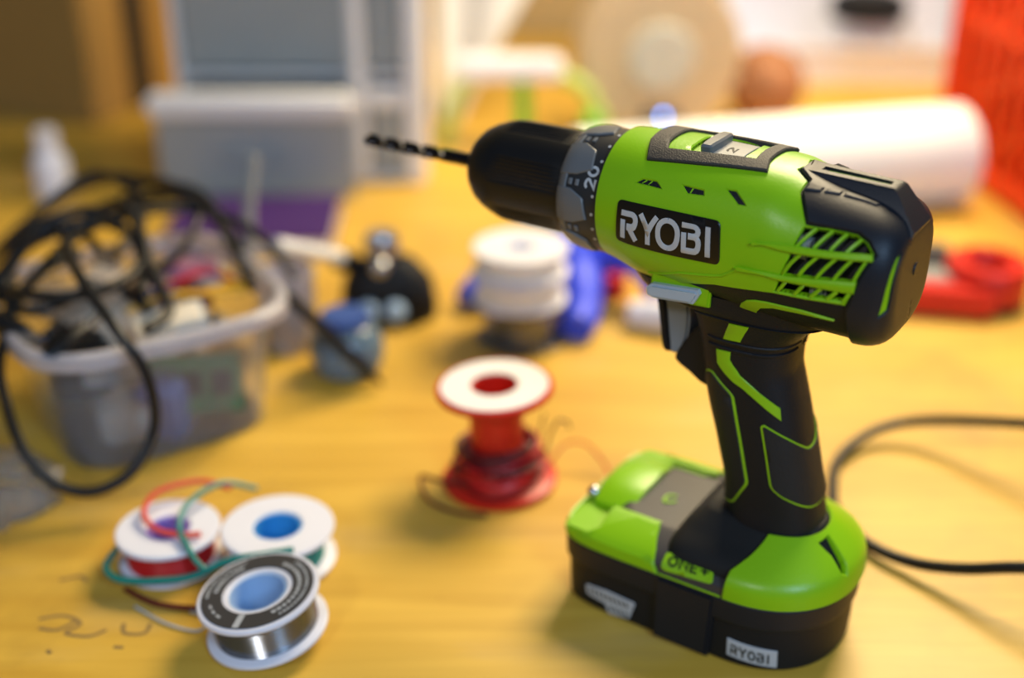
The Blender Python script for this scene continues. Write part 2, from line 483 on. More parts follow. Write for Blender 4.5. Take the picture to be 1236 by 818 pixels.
def plates(name, L, polys, off, thick=None, m=None, parent=None, mirror=False, **kw):
    """a plate for the left flank and, with mirror, its twin on the right flank"""
    hl = kw.pop('holes', ())
    for s in ((0, 1) if mirror else (0,)):
        f = (lambda q: q) if not s else (lambda q: [(u, VMIR[L.axis](v)) for u, v in q])
        o = link(name, patch(L, [f(q) for q in polys], off, thick, holes=[f(q) for q in hl], **kw), m, parent)
    return o


def strip(pts, w, cl=False):
    """thick polyline as a polygon; pts in a metric plane"""
    P = [np.array(p, float) for p in pts]; L_, R_ = [], []
    for i in range(len(P)):
        d1 = P[i] - P[i - 1] if i else P[1] - P[0]; d2 = P[i + 1] - P[i] if i < len(P) - 1 else d1
        d1 = d1 / np.linalg.norm(d1); d2 = d2 / np.linalg.norm(d2)
        n1 = np.array((-d1[1], d1[0])); n2 = np.array((-d2[1], d2[0])); m = n1 + n2; m /= np.linalg.norm(m) + 1e-9
        s = w / 2 / max(.5, m @ n1); L_.append(P[i] + m * s); R_.append(P[i] - m * s)
    return L_ + R_[::-1]


def arc(cx, cy, rx, ry, a0, a1, n=8):
    return [(cx + rx * math.cos(R(a0 + (a1 - a0) * k / n)), cy + ry * math.sin(R(a0 + (a1 - a0) * k / n))) for k in range(n + 1)]


# letter strokes in a unit cell (x 0..1, y 0..1)
GLYPH = {
    'R': [[(0, .9)] + arc(.62, .68, .27, .22, 90, -90) + [(.36, .46)], [(.5, .46), (.93, .02)], [(.12, .66), (.12, 0)]],
    'Y': [[(.04, 1), (.5, .46), (.96, 1)], [(.5, .5), (.5, 0)]],
    'O': [arc(.5, .5, .42, .42, 90, 450, 24)],
    'B': [[(0, .9)] + arc(.6, .71, .26, .19, 90, -90) + [(.34, .52)], [(.6, .52)] + arc(.62, .31, .27, .21, 90, -90) + [(.02, .10)], [(.12, .62), (.12, .02)]],
    'I': [[(.5, 1), (.5, 0)]],
    'N': [[(.1, 0), (.1, .9), (.9, .1), (.9, 1)]],
    'E': [[(.9, .92), (.12, .92), (.12, .08), (.9, .08)], [(.12, .5), (.8, .5)]],
    '+': [[(.1, .5), (.9, .5)], [(.5, .9), (.5, .1)]],
    '2': [arc(.5, .72, .38, .22, 170, -30, 8) + [(.1, .08), (.92, .08)]],
    '0': [arc(.5, .5, .38, .42, 90, 450, 20)],
}


def text_polys(layout, w):
    """layout: (char, x0, x1, y0, y1) in mm; returns stroke polygons, thickness w mm"""
    out = []
    for ch, x0, x1, y0, y1 in layout:
        for st in GLYPH[ch]:
            pts = [(x0 + (x1 - x0) * a, y0 + (y1 - y0) * b) for a, b in st]
            ring = math.dist(pts[0], pts[-1]) < 1e-6
            if ring:
                h = len(pts) // 2
                out.append(strip(pts[:h + 1], w)); out.append(strip(pts[h:], w))
            else: out.append(strip(pts, w))
    return out


def bilin(c, s, t):
    """c: corners TL, TR, BR, BL; s along, t up"""
    tl, tr, br, bl = [np.array(p, float) for p in c]
    return tuple((bl * (1 - s) + br * s) * (1 - t) + (tl * (1 - s) + tr * s) * t)


# ------------------------------------------------------------------ bench and room
fl = link('floor', box(5, 4.2, .05, (0, 1.0, -.825)), 'floor'); fl['kind'] = 'structure'
wl = link('wall_back', box(5, .1, 3.4, (0, 1.58, .85)), 'wall'); wl['kind'] = 'structure'
bench = thing('workbench', 'yellow birch workbench with a worn and stained top under everything', 'workbench', (0, 0, 0))
link('bench_top', box(2.6, 1.6, .04, (0, .72, -.02), .003), 'wood', bench)
for x in (-1.2, 1.2):
    for y in (0, 1.44): link('leg', box(.08, .08, .76, (x, y, -.42), .004), 'wood', bench)
# ------------------------------------------------------------------ things on the bench
def spool(label, loc, r, h, core, hole, body, wire, wr, tint, rot=(0, 0, 0), ft=.0022, name='wire_spool', face=None, wt=.0011, group=None, wind=(0, 1)):
    t = thing(name, label, 'spool', loc, rot, group)
    z0, z1 = ft, h - ft
    prof = [(hole, 0), (r - .0006, 0), (r, .0006), (r, z0 - .0004), (r - .0006, z0), (core, z0), (core, z1), (r - .0006, z1), (r, z1 + .0004), (r, h - .0006), (r - .0006, h), (hole + .0006, h), (hole, h - .0006), (hole, 0)]
    link('flanged_core', lathe(prof, 72), body, t)
    link('hub_tint', lathe([(hole - .0001, .0004), (hole - .0001, h - .0008), (hole - .001, h - .0008), (hole - .001, .0012), (0, .0012), (0, .0004), (hole - .0001, .0004)], 48), tint, t)  # insert that sets the colour seen in the hub hole
    a, b = z0 + (z1 - z0) * wind[0], z0 + (z1 - z0) * wind[1]
    n = int((b - a) / wt); pr = [(core, a)]
    for k in range(n):
        for q in range(4):
            ph = (q + .5) / 4; pr.append((wr + wt * .45 * math.sin(math.pi * ph), a + (k + ph) * (b - a) / n))
    pr.append((core, b))
    link('wire_winding', lathe(pr, 64), wire, t)
    if face: link('face_label', lathe([(face[0], h + .0001), (face[1], h + .0001), (face[1], h + .0004), (face[0], h + .0004), (face[0], h + .0001)], 72), face[2], t)
    return t


g = 'small wire spools on the bench'
spool('white wire spool of red wire under crossing coral and teal strands', (-.1505, .4525, .0008), .0226, .017, .0112, .0094, 'white', 'redwire', .0185, 'tint_lilac', group=g)
spool('white wire spool of teal wire with a bright blue hub hole', (-.1025, .4525, .0008), .0246, .018, .0125, .0106, 'white', 'teal', .0190, 'tint_blue', group=g)
sp = spool('solder reel with dark printed label and silver wire, before the two white spools', (-.0985, .4010, .0042), .0246, .0195, .0125, .0118, 'white', 'solder', .0205, 'tint_pale', rot=(R(2), R(-8), 0), name='solder_reel', face=(.0142, .0226, 'label_dk'), wt=.0009, group=g)
# illegible pale print round the solder label
for k, (a0, a1, rr, n) in enumerate(((-62, 62, .0170, 15), (-56, 50, .0200, 20), (118, 178, .0172, 8), (112, 186, .0203, 12), (198, 232, .0190, 3))):
    bm = bmesh.new()
    random.seed(k)
    for i in range(n):
        a = R(a0 + (a1 - a0) * (i + .5) / n); w = rr * R(abs(a1 - a0)) / n * random.uniform(.5, .8)
        box(.0015 if rr < .018 else .0010, w, .00012, (rr * math.cos(a), rr * math.sin(a), .01996), rot=(0, 0, a), bm=bm)
    o = link('label_lettering', lines_mesh(bm), 'print', sp, smooth=0); o['kind'] = 'stuff'
link('label_tab', box(.0075, .0026, .0001, (.0184 * math.cos(R(-103)), .0184 * math.sin(R(-103)), .01998), rot=(0, 0, R(-103))), 'print', sp)


def wire(label, pts, r, m, name='loose_wire', n=10, group=None, cat='wire'):
    o = link(name, tube(pts, r, 8, n), m); tag(o, label, cat, group); return o


wire('coral red loose wire curling over the top of the left white spool', [(-.128, .478, .0215), (-.142, .480, .024), (-.158, .470, .025), (-.162, .458, .022), (-.154, .447, .0205), (-.142, .4435, .0200), (-.134, .444, .0200)], .0013, 'coral')
wire('teal loose wire looping over the left white spool and round both spools', [(-.118, .486, .016), (-.132, .478, .024), (-.143, .462, .024), (-.144, .448, .0215), (-.139, .4375, .0200), (-.133, .428, .0182), (-.128, .424, .0160)], .0013, 'teal')
wire('teal loose wire slung along the front of the two white spools', [(-.172, .449, .010), (-.174, .436, .009), (-.166, .427, .009), (-.150, .4245, .010), (-.134, .4235, .013), (-.118, .4265, .019), (-.104, .4275, .0212), (-.092, .431, .0212)], .0015, 'teal')
wire('dark red loose wire lying on the bench between the spools', [(-.165, .430, .0014), (-.150, .4205, .0014), (-.134, .4175, .0014), (-.124, .4185, .0014)], .0012, 'maroon')
wire('thin bare grey wire curved on the bench before the left spools', [(-.158, .419, .0009), (-.142, .408, .0009), (-.128, .4035, .0009), (-.126, .412, .0009), (-.134, .4155, .0009)], .0005, 'grey')

# red spool in the middle
t = spool('red plastic wire spool with a round white label, standing on end', (-.006, .5185, 0), .0280, .053, .0130, .0112, 'red', 'maroon', .0165, 'red', rot=(0, R(-2.5), 0), ft=.003, face=(.0114, .0258, 'whitem'), wt=.0016, group=g, wind=(0, .40))
link('base_cone', lathe([(.0262, .0030), (.0225, .0042), (.0192, .0075), (.0165, .0120), (.0130, .0135), (.0130, .0030), (.0262, .0030)], 56), 'red', t)
for k in range(6):
    pts = []
    for i in range(14):
        a = 2 * math.pi * i / 14 + k; rr = .0222 + .0014 * math.sin(3 * a + k * 2) - .0009 * k
        pts.append((rr * math.cos(a), rr * math.sin(a), .0072 + .0030 * k + .0030 * math.sin(a + 1.7 * k)))
    link('wire_turn', tube(pts, .0011, 8, 6, closed=True), ('maroon', 'redwire', 'maroon')[k % 3], t)
wire('dark loose wire end bowed out left of the red spool foot', [(-.020, .4965, .012), (-.034, .502, .010), (-.044, .512, .006), (-.040, .497, .003), (-.026, .488, .0016), (-.012, .4855, .0016)], .0010, 'maroon')
wire('thin dark wire end standing bent right of the red spool', [(.014, .516, .006), (.0165, .518, .018), (.019, .518, .028), (.0225, .518, .034), (.0265, .518, .033), (.0275, .518, .030)], .0006, 'darksteel')
wire('thin grey wire end standing straight behind the red spool foot', [(.011, .522, .006), (.013, .524, .020), (.0155, .525, .034)], .0005, 'darksteel')
wire('thin orange wire bowed over the bench right of the red spool', [(.017, .524, .004), (.026, .532, .012), (.036, .532, .013), (.045, .524, .007), (.049, .514, .001)], .0006, 'coral')

# white spools stacked behind
g2 = 'stacked spools behind the red spool'
spool('lowest spool of the white stack, wound with silver solder', (.0055, .679, 0), .0272, .026, .012, .009, 'clear', 'solder', .0215, 'white', group=g2)
spool('middle white spool of the stack behind the red spool', (.0045, .679, .0262), .0282, .0165, .012, .009, 'white', 'whitem', .0245, 'white', group=g2)
spool('topmost white spool of the stack behind the red spool', (.0050, .680, .0429), .0284, .0165, .012, .009, 'white', 'whitem', .0245, 'white', group=g2)

# blue glove lying behind the stack
t = thing('rubber_glove', 'bright blue rubber glove crumpled behind the white spool stack', 'glove', (.045, .735, 0))


def blob(rings):
    out = []
    for (x, y, z, rx, rz) in rings:
        out.append([(x + 0 * c, y + rx * c, z + rz * s) for c, s in [(math.cos(2 * math.pi * k / 20), math.sin(2 * math.pi * k / 20)) for k in range(20)]])
    return loops(out)


link('palm', blob([(-.080, -.012, .008, .004, .004), (-.072, -.012, .011, .012, .010), (-.055, -.004, .013, .018, .012), (-.030, 0, .019, .024, .018), (-.008, 0, .027, .024, .025), (.006, -.002, .024, .020, .022), (.014, -.002, .020, .012, .014)]), 'blue', t)
link('finger', tube([(-.006, .004, .032), (.012, .000, .041), (.030, -.006, .038), (.043, -.014, .026), (.050, -.022, .014)], lambda s: .0140 - .003 * s, 14, 5), 'blue', t)
link('finger', tube([(-.004, -.010, .026), (-.002, -.030, .022), (-.002, -.048, .013), (-.006, -.062, .009)], lambda s: .0140 - .004 * s, 14, 5), 'blue', t)
link('finger', tube([(.002, .012, .022), (.016, .020, .018), (.030, .020, .010)], lambda s: .010 - .003 * s, 14, 5), 'blue', t)
o = link('red_button', lathe([(0, .014), (.006, .0136), (.0085, .011), (.009, 0), (0, 0)], 32), 'redwire'); o.location = (.066, .742, 0)
tag(o, 'dark red push button beside the blue glove fingers', 'button')
t = thing('marker_end', 'small rounded white plastic end piece lying right of the blue glove', 'plastic piece', (.0865, .690, 0), (0, 0, R(-20)))
link('cap_body', blob([(-.016, 0, .009, .004, .005), (-.014, 0, .009, .008, .008), (0, 0, .0095, .0095, .0095), (.014, 0, .009, .009, .009), (.0155, 0, .009, .006, .006)]), 'white', t)
link('cap_ring', lathe([(.0086, 0), (.0100, 0), (.0100, .003), (.0086, .003)], 32, 'x'), 'white', t).location = (.008, 0, .0098)

# blue-grey glass jar and pen
t = thing('glass_jar', 'round smoky blue glass jar standing right of the clear tub', 'jar', (-.094, .634, 0))
link('jar_glass', lathe([(0, 0), (.013, 0), (.019, .004), (.0215, .013), (.0205, .022), (.016, .029), (.0125, .031), (.0125, .0335), (.0112, .0335), (.0112, .031), (.0150, .028), (.0192, .021), (.0200, .013), (.0178, .005), (.0125, .0015), (0, .0015)], 56), 'glassblue', t)
link('contents', lathe([(0, .002), (.0125, .002), (.0172, .006), (.0190, .013), (.0175, .019), (0, .020)], 40), 'hubgrey', t)
link('jar_lid', lathe([(0, .037), (.0132, .037), (.0140, .036), (.0140, .0325), (0, .0325)], 40, rf=lambda a, i: 1 + .015 * math.cos(24 * a)), 'bluec', t)
t = thing('felt_pen', 'long black pen leaning from the clear tub down past the glass jar', 'pen')
P = np.array([(-.124, .604, .066), (-.0725, .612, .0035)]); d = P[1] - P[0]
link('pen_barrel', tube([P[0], P[0] + d * .8], .0034, 16, smooth=False), 'cable', t)
link('pen_tip', tube([P[0] + d * .8, P[0] + d * .93, P[1]], lambda s: .0034 - .0022 * s, 16, smooth=False), 'black', t)

# black clamp stand with chrome balls, and the pale rod on it
t = thing('helping_hand_base', 'black bench clamp with chrome balls and a chrome thumb knob', 'clamp', (-.0775, .7150, 0))
link('base_block', loops([[(x * k, y * k, z) for x, y in superloop(.030, .020, 3, 40)] for z, k in ((0, 1), (.004, 1.02), (.022, .93), (.034, .62), (.037, .5))]), 'black', t, smooth=30)
link('clamp_arm', tube([(-.012, 0, .028), (-.022, -.006, .036), (-.028, -.012, .040)], .0065, 12, 5), 'black', t)


def ball(name, loc, r, m, parent):
    b = bmesh.new(); bmesh.ops.create_uvsphere(b, u_segments=24, v_segments=16, radius=r); bmesh.ops.translate(b, vec=loc, verts=b.verts)
    return link(name, mesh_of(b), m, parent)


ball('chrome_ball', (-.003, -.013, .036), .0062, 'steel', t)
k = link('thumb_knob', lathe([(0, .016), (.009, .0155), (.0105, .013), (.0105, .003), (.005, 0), (0, 0)], 40, rf=lambda a, i: 1 + (.04 * math.cos(12 * a) if 1 < i < 4 else 0)), 'steel', t); k.location = (-.003, .002, .037)
for x in (-.011, .006): ball('chrome_foot', (x, -.021, .010), .0068, 'tint_pale', t)
for x in (-.018, .020): link('jaw', box(.008, .010, .018, (x, -.016, .012), .002), 'black', t)
t = thing('soldering_rod', 'rod coloured pale for direct light, resting between the tub and the black clamp', 'rod')
link('rod_shaft', tube([(-.1345, .660, .068), (-.104, .702, .043)], .0043, 16, smooth=False), 'whitem', t)  # white colour stands in for direct light on the shaft
link('rod_ferrule', tube([(-.1040, .702, .043), (-.0985, .7105, 0.0383)], .0050, 16, smooth=False), 'black', t)

# frosted vial by the tub
t = thing('frosted_vial', 'upright frosted plastic vial between the clear tub and the glass jar', 'vial', (-.1315, .668, 0))
link('vial_wall', lathe([(0, 0), (.0140, 0), (.0150, .001), (.0158, .046), (.0166, .047), (.0166, .049), (.0150, .049), (.0143, .0015), (0, .0015)], 40), 'frost', t)
link('vial_filling', lathe([(0, .002), (.0138, .002), (.0146, .034), (0, .034)], 32), 'beige', t)

# clear tub full of parts
t = thing('storage_tub', 'clear plastic tub with a thick rim, heaped with parts and black cables', 'tub', (-.196, .5900, 0), (0, 0, R(33)))
sl = lambda r, n=4: superloop(r, r, n, 72)
ring = lambda r, z, n=4: [(x, y, z * 1.07) for x, y in sl(r * 1.0, n)]
link('tub_wall', loops([ring(.052, .0), ring(.0535, .001), ring(.0595, .058), ring(.0660, .0585), ring(.0668, .0600), ring(.0668, .0645), ring(.0655, .0660), ring(.0630, .0660), ring(.0622, .0648), ring(.0618, .0605), ring(.0580, .0600), ring(.0522, .0022), ring(.0505, .0015)], (True, True)), 'clear', t)
link('tub_rim', loops([ring(.0640, .0661), ring(.0652, .0672), ring(.0668, .0672), ring(.0690, .0655), ring(.0692, .0600), ring(.0682, .0590), ring(.0672, .0600), ring(.0672, .0655), ring(.0650, .0662), ring(.0640, .0661)], (False, False)), 'frost', t)


def inner(x, y, z):
    a = R(33); return (-.196 + x * math.cos(a) - y * math.sin(a), .5900 + x * math.sin(a) + y * math.cos(a), z)


def bit_box(label, name, cat, s, at, rot, m, detail=None):
    t = thing(name, label, cat, inner(*at), rot)
    link('body', box(*s, bev=min(s) * .12), m, t)
    if detail == 'pins':
        for i in range(5): link('pin', box(.0012, .0012, .006, (-s[0] * .35 + i * s[0] * .17, s[1] * .45, s[2] * .6)), 'steel', t)
    elif detail == 'chips':
        for i in range(3): link('chip', box(s[0] * .2, s[1] * .4, .002, (-s[0] * .3 + i * s[0] * .3, 0, s[2] * .7), .0002), 'black', t)
    elif detail == 'cap':
        link('lid', box(s[0] * .5, s[1] * 1.04, s[2] * .5, (s[0] * .3, 0, s[2] * .1), .0006), 'grey', t)
    return t


bit_box('cream plastic block lying near the front rim of the tub', 'plastic_block', 'block', (.034, .018, .012), (.006, -.034, .062), (R(12), R(-8), R(20)), 'cream', 'cap')
bit_box('beige upright block in the middle of the tub heap', 'terminal_block', 'block', (.018, .012, .036), (-.012, .004, .066), (R(14), R(10), R(-20)), 'beige', 'pins')
bit_box('dusty pink box at the right back of the tub heap', 'component_box', 'box', (.030, .020, .016), (.034, .012, .066), (R(-8), R(6), R(14)), 'pink', 'cap')
bit_box('green circuit board standing inside the tub wall', 'circuit_board', 'circuit board', (.050, .030, .0018), (.012, -.040, .030), (R(66), 0, R(8)), 'pcb', 'chips')
bit_box('blue component block in the middle of the tub', 'blue_module', 'module', (.022, .016, .012), (.014, -.006, .064), (R(-6), R(12), R(48)), 'bluec', 'pins')
bit_box('yellow strip across the right rim side of the tub heap', 'yellow_strip', 'strip', (.040, .005, .004), (.036, -.018, .068), (0, R(-10), R(12)), 'yellow', 'pins')
bit_box('pale grey motor block low inside the clear tub', 'motor_block', 'block', (.030, .026, .022), (-.020, -.030, .018), (0, 0, R(25)), 'grey2', 'cap')
bit_box('dark blue module low at the front of the clear tub', 'dark_module', 'module', (.024, .018, .030), (-.004, -.038, .020), (R(10), 0, R(-15)), 'bluec', 'pins')
bit_box('brown cardboard scrap standing at the right inside the tub', 'cardboard_scrap', 'cardboard', (.040, .022, .028), (.030, -.006, .020), (0, R(8), R(30)), 'card')
bit_box('beige connector shell at the left back of the tub heap', 'connector_shell', 'connector', (.024, .014, .012), (-.036, .024, .064), (R(8), R(10), R(60)), 'beige', 'pins')
bit_box('dark grey adapter brick under the heap at the tub back', 'adapter_brick', 'adapter', (.056, .040, .026), (0, .018, .040), (R(4), R(-4), R(10)), 'trim', 'cap')
bit_box('black power brick at the front left inside the tub', 'power_brick', 'adapter', (.030, .046, .034), (-.030, .000, .042), (R(6), R(4), R(12)), 'black', 'cap')
bit_box('brown box low at the right back inside the tub', 'small_box', 'box', (.034, .044, .030), (.026, .020, .024), (0, R(4), R(-8)), 'cardprint', 'cap')
bit_box('maroon plastic block beside the blue component in the tub', 'maroon_block', 'block', (.020, .010, .008), (.026, -.014, .066), (R(5), R(5), R(-30)), 'maroon', 'pins')
tag(link('hookup_wire', tube([inner(.000, .000, .066), inner(.020, -.010, .074), inner(.040, .000, .071), inner(.052, -.016, .068)], .0016, 8, 8), 'redwire'), 'short red hookup wire arched over the tub heap', 'wire')
tag(link('hookup_wire', tube([inner(-.010, -.020, .068), inner(.010, -.024, .074), inner(.034, -.026, .070), inner(.050, -.030, .068)], .0015, 8, 8), 'yellow'), 'short yellow hookup wire along the front of the tub heap', 'wire')
tag(link('plastic_stick', tube([(-.158, .690, .045), (-.155, .695, .082), (-.151, .700, .108)], .0035, 10, 4), 'grey2'), 'pale grey stick poking up from the back of the tub', 'stick')

random.seed(11); rings = []
for z, k in ((.022, .8), (.034, 1), (.048, 1.02), (.060, .85), (.068, .5), (.071, .15)):
    rings.append([(x * k + random.uniform(-.003, .003), y * k + random.uniform(-.003, .003), z + random.uniform(-.005, .005)) for x, y in superloop(.040, .034, 2.6, 44)])
o = link('parts_bag', loops(rings), 'beige', smooth=25); o.location = inner(-.002, .012, 0); o.rotation_euler = (0, 0, R(20))
tag(o, 'crumpled beige bag of parts filling the middle of the clear tub', 'bag')

# black cables over the tub
gc = 'black cables heaped on the clear tub'


def cable(label, pts, r=.0027, name='black_cable', m='cable'):
    return tag(link(name, tube(pts, r, 10, 10), m), label, 'cable', gc)


cable('black cable hanging in one big loop over the front of the tub', [(-.200, .640, .096), (-.226, .612, .094), (-.243, .570, .080), (-.2448, .5305, .062), (-.2355, .5068, .048), (-.2232, .4891, .034), (-.2094, .4840, .020), (-.1934, .4850, .015), (-.1762, .4919, .022), (-.1665, .5030, .040), (-.1680, .5057, .066), (-.1796, .5101, .085), (-.1994, .5341, .096), (-.2149, .5608, .100), (-.232, .600, .097), (-.256, .635, .086), (-.285, .650, .070), (-.325, .660, .030), (-.365, .662, .003)])
cable('black cable arching high over the back of the tub heap', [(-.330, .630, .003), (-.308, .650, .030), (-.278, .690, .074), (-.245, .712, .090), (-.212, .705, .090), (-.180, .680, .092), (-.160, .655, .080), (-.150, .640, .074)])
cable('black cable coiled in a narrow loop at the back left of the tub', [(-.345, .590, .003), (-.318, .608, .020), (-.280, .636, .066), (-.262, .668, .090), (-.240, .682, .102), (-.215, .672, .096), (-.205, .645, .086), (-.212, .610, .080), (-.200, .585, .074), (-.182, .566, .070)])
cable('black cable crossing the tub from the left edge to the right rim', [(-.268, .585, .074), (-.248, .612, .092), (-.218, .630, .096), (-.188, .648, .094), (-.160, .652, .088), (-.136, .640, .078), (-.118, .622, .064)])
cable('black cable running down the middle of the tub heap', [(-.236, .650, .088), (-.214, .640, .100), (-.196, .612, .096), (-.184, .585, .084), (-.170, .560, .073), (-.176, .540, .072)], .0030)
cable('black cable wound twice at the left of the tub heap', [(-.262, .575, .070), (-.256, .606, .086), (-.234, .618, .092), (-.214, .600, .086), (-.216, .572, .078), (-.238, .556, .074), (-.256, .574, .078), (-.246, .604, .098), (-.222, .618, .104), (-.196, .604, .092), (-.186, .572, .076)], .0026)
cable('black cable rising left of the tub and out of view', [(-.365, .700, .003), (-.345, .695, .012), (-.315, .715, .046), (-.282, .730, .070), (-.245, .735, .082), (-.215, .725, .080), (-.190, .706, .080)])
cable('black cable bent down over the left front rim of the tub', [(-.225, .600, .088), (-.240, .575, .084), (-.250, .550, .068), (-.236, .538, .060), (-.222, .544, .070)], .0028)
cable('black cable looping low across the left front of the tub heap', [(-.262, .600, .072), (-.250, .570, .080), (-.228, .552, .084), (-.204, .556, .084), (-.190, .580, .086), (-.196, .610, .090), (-.218, .630, .092)], .0026)
cable('black cable standing in a tall loop at the tub centre back', [(-.236, .690, .070), (-.228, .694, .084), (-.206, .690, .096), (-.184, .672, .094), (-.172, .645, .092), (-.178, .615, .080), (-.196, .590, .072)], .0024)
cable('black cable trailing from the heap to the right rim of the tub', [(-.214, .662, .092), (-.190, .660, .098), (-.164, .642, .092), (-.146, .612, .080), (-.134, .590, .072)], .0028)
for lab, loc, rot in (('black plug with a bright metal barrel lying on the left rim of the tub', (-.238, .5405, .071), (0, R(12), R(-24))), ('black plug with a bright metal barrel hanging at the front left of the tub', (-.205, .5300, .0745), (0, R(-14), R(62)))):
    t = thing('power_plug', lab, 'plug', loc, rot)
    link('plug_body', tube([(-.020, 0, 0), (-.016, 0, 0), (0, 0, 0), (.004, 0, 0)], lambda s: .0042 + .0014 * math.sin(math.pi * min(1, s * 1.2)), 16, smooth=False), 'cable', t)
    link('barrel', tube([(.004, 0, 0), (.015, 0, 0)], .0027, 16, smooth=False), 'steel', t)

# crumpled clear bag at the left edge
random.seed(5); rings = []
for i, (z, k) in enumerate(((0, .8), (.002, 1), (.008, .98), (.015, .8), (.019, .5), (.020, .2))):
    rings.append([(x * k + random.uniform(-.004, .004), y * k + random.uniform(-.004, .004), max(.0003, z + random.uniform(-.003, .003))) for x, y in superloop(.052, .034, 2.4, 40)])
o = link('clear_bag', loops(rings), 'clear', smooth=20); o.location = (-.268, .494, 0); o.rotation_euler = (0, 0, R(20))
tag(o, 'crumpled clear plastic bag at the left edge before the tub', 'bag')

# purple notebook
t = thing('purple_notebook', 'closed purple notebook lying behind the clear tub', 'notebook', (-.187, .853, 0), (0, 0, R(2)))
link('cover', box(.118, .094, .0014, (0, 0, .0007), .0004), 'purple', t)
link('cover', box(.118, .094, .0014, (0, 0, .0123), .0004), 'purple', t)
link('page_block', box(.113, .089, .0100, (.001, 0, .0065)), 'whitem', t)
link('spine', box(.002, .094, .0130, (-.0592, 0, .0065), .0005), 'purple', t)

# drawer cabinet with a pulled-out drawer
def drawer(parent, x0, x1, z0, z1, y, depth, name='drawer'):
    w, h = x1 - x0, z1 - z0; cx = (x0 + x1) / 2
    d = link(name, box(w, .003, h, (cx, y, z0 + h / 2), .0012), 'drawer', parent)
    link('drawer_lip', box(w + .003, .014, .016, (cx, y - .004, z1 - .008), .003, 3), 'cabinet', d)
    for x in (x0 + .0015, x1 - .0015): link('drawer_side', box(.0025, depth, h * .94, (x, y + depth / 2, z0 + h * .48)), 'drawer', d)
    link('drawer_floor', box(w, depth, .0025, (cx, y + depth / 2, z0 + .002)), 'drawer', d)
    link('drawer_back', box(w, .0025, h * .9, (cx, y + depth, z0 + h * .46)), 'drawer', d)
    return d


t = thing('drawer_cabinet', 'off-white plastic cabinet of smoky drawers, the lower left one pulled out', 'cabinet', (0, 0, 0))
for x in (-.2625, -.1215, -.0765): link('side_panel', box(.006, .12, .272, (x, 1.032, .136), .0015), 'cabinet', t)
for z in (.002, .086, .178, .270): link('shelf', box(.188, .12, .005, (-.1695, 1.032, z), .001), 'cabinet', t)
link('front_post', box(.012, .012, .272, (-.1215, .970, .136), .003), 'cabinet', t)
link('front_post', box(.016, .012, .272, (-.0770, .970, .136), .003), 'cabinet', t)
link('back_panel', box(.188, .004, .272, (-.1695, 1.094, .136)), 'cabinet', t)
drawer(t, -.2575, -.1285, .092, .173, .974, .11)
drawer(t, -.2575, -.1285, .184, .265, .974, .11)
drawer(t, -.1145, -.0860, .092, .173, .976, .11)
drawer(t, -.1145, -.0860, .184, .265, .976, .11)
drawer(t, -.1145, -.0860, .008, .078, .976, .11)
d = link('drawer', box(.150, .004, .080, (-.1975, .924, .044), .0015), 'drawer', t)
link('drawer_lip', box(.155, .018, .018, (-.1975, .919, .078), .004, 3), 'cabinet', d)
for x in (-.2565, -.1295): link('drawer_side', box(.0025, .12, .072, (x, .984, .044)), 'drawer', d)
link('drawer_floor', box(.127, .12, .0025, (-.193, .984, .008)), 'drawer', d)
link('drawer_back', box(.127, .0025, .070, (-.193, 1.043, .043)), 'drawer', d)
link('drawer_handle', box(.05, .006, .010, (-.1975, .9195, .036), .002), 'drawer', d)

# cardboard box far left
t = thing('cardboard_box', 'brown cardboard box with a black printed strip, at the far left back', 'box', (-.389, 1.130, 0), (0, 0, R(-20)))
# corner nearest the camera at the origin; one face runs left, the other away to the right
link('box_shell', box(.30, .135, .26, (-.15, .0675, .13), .002), 'card', t)
link('printed_strip', box(.0006, .038, .259, (.0003, .078, .13)), 'cardprint', t)
link('box_flap', box(.299, .067, .003, (-.15, .034, .2615), .0005), 'card', t)
link('box_flap', box(.299, .067, .003, (-.15, .102, .2615), .0005), 'card', t)
link('packing_tape', box(.302, .04, .0008, (-.15, .0675, .2634)), 'beige', t)

# small white bottle in front of the box
t = thing('small_bottle', 'small white plastic bottle standing below the cardboard box', 'bottle', (-.362, .935, 0))
link('bottle_body', lathe([(0, 0), (.0125, 0), (.0135, .001), (.0135, .030), (.010, .036), (.0070, .038), (.0070, .042), (0, .042)], 32), 'white', t)
link('bottle_cap', lathe([(.0070, .041), (.0085, .041), (.0085, .053), (.0075, .054), (0, .054)], 32, rf=lambda a, i: 1 + (.03 * math.cos(20 * a) if 0 < i < 3 else 0)), 'white', t)

# sheet of packing paper leaning right of the cabinet
rows = []
for i in range(25):
    s = i / 24; row = []
    for j in range(17):
        q = j / 16
        x = -.068 + (.022 + .11 * s) * q + .004 * s; y = 1.140 + .05 * s + .010 * math.sin(5 * q + 2 * s) + .015 * q
        z = .002 + .24 * s * (1 - .15 * q) + .006 * math.sin(7 * q + 4 * s)
        row.append((x, y, max(.001, z)))
    rows.append(row)
v = [p for r_ in rows for p in r_]; f = [(i * 17 + j, i * 17 + j + 1, i * 17 + j + 18, i * 17 + j + 17) for i in range(24) for j in range(16)]
b = bmesh.new(); me = pydata(v, f); b.from_mesh(me); bpy.data.meshes.remove(me)
bmesh.ops.solidify(b, geom=b.faces[:], thickness=.0008)
tag(link('packing_paper', mesh_of(b), 'whitem'), 'tall pale sheet of packing paper leaning beside the drawer cabinet', 'paper')

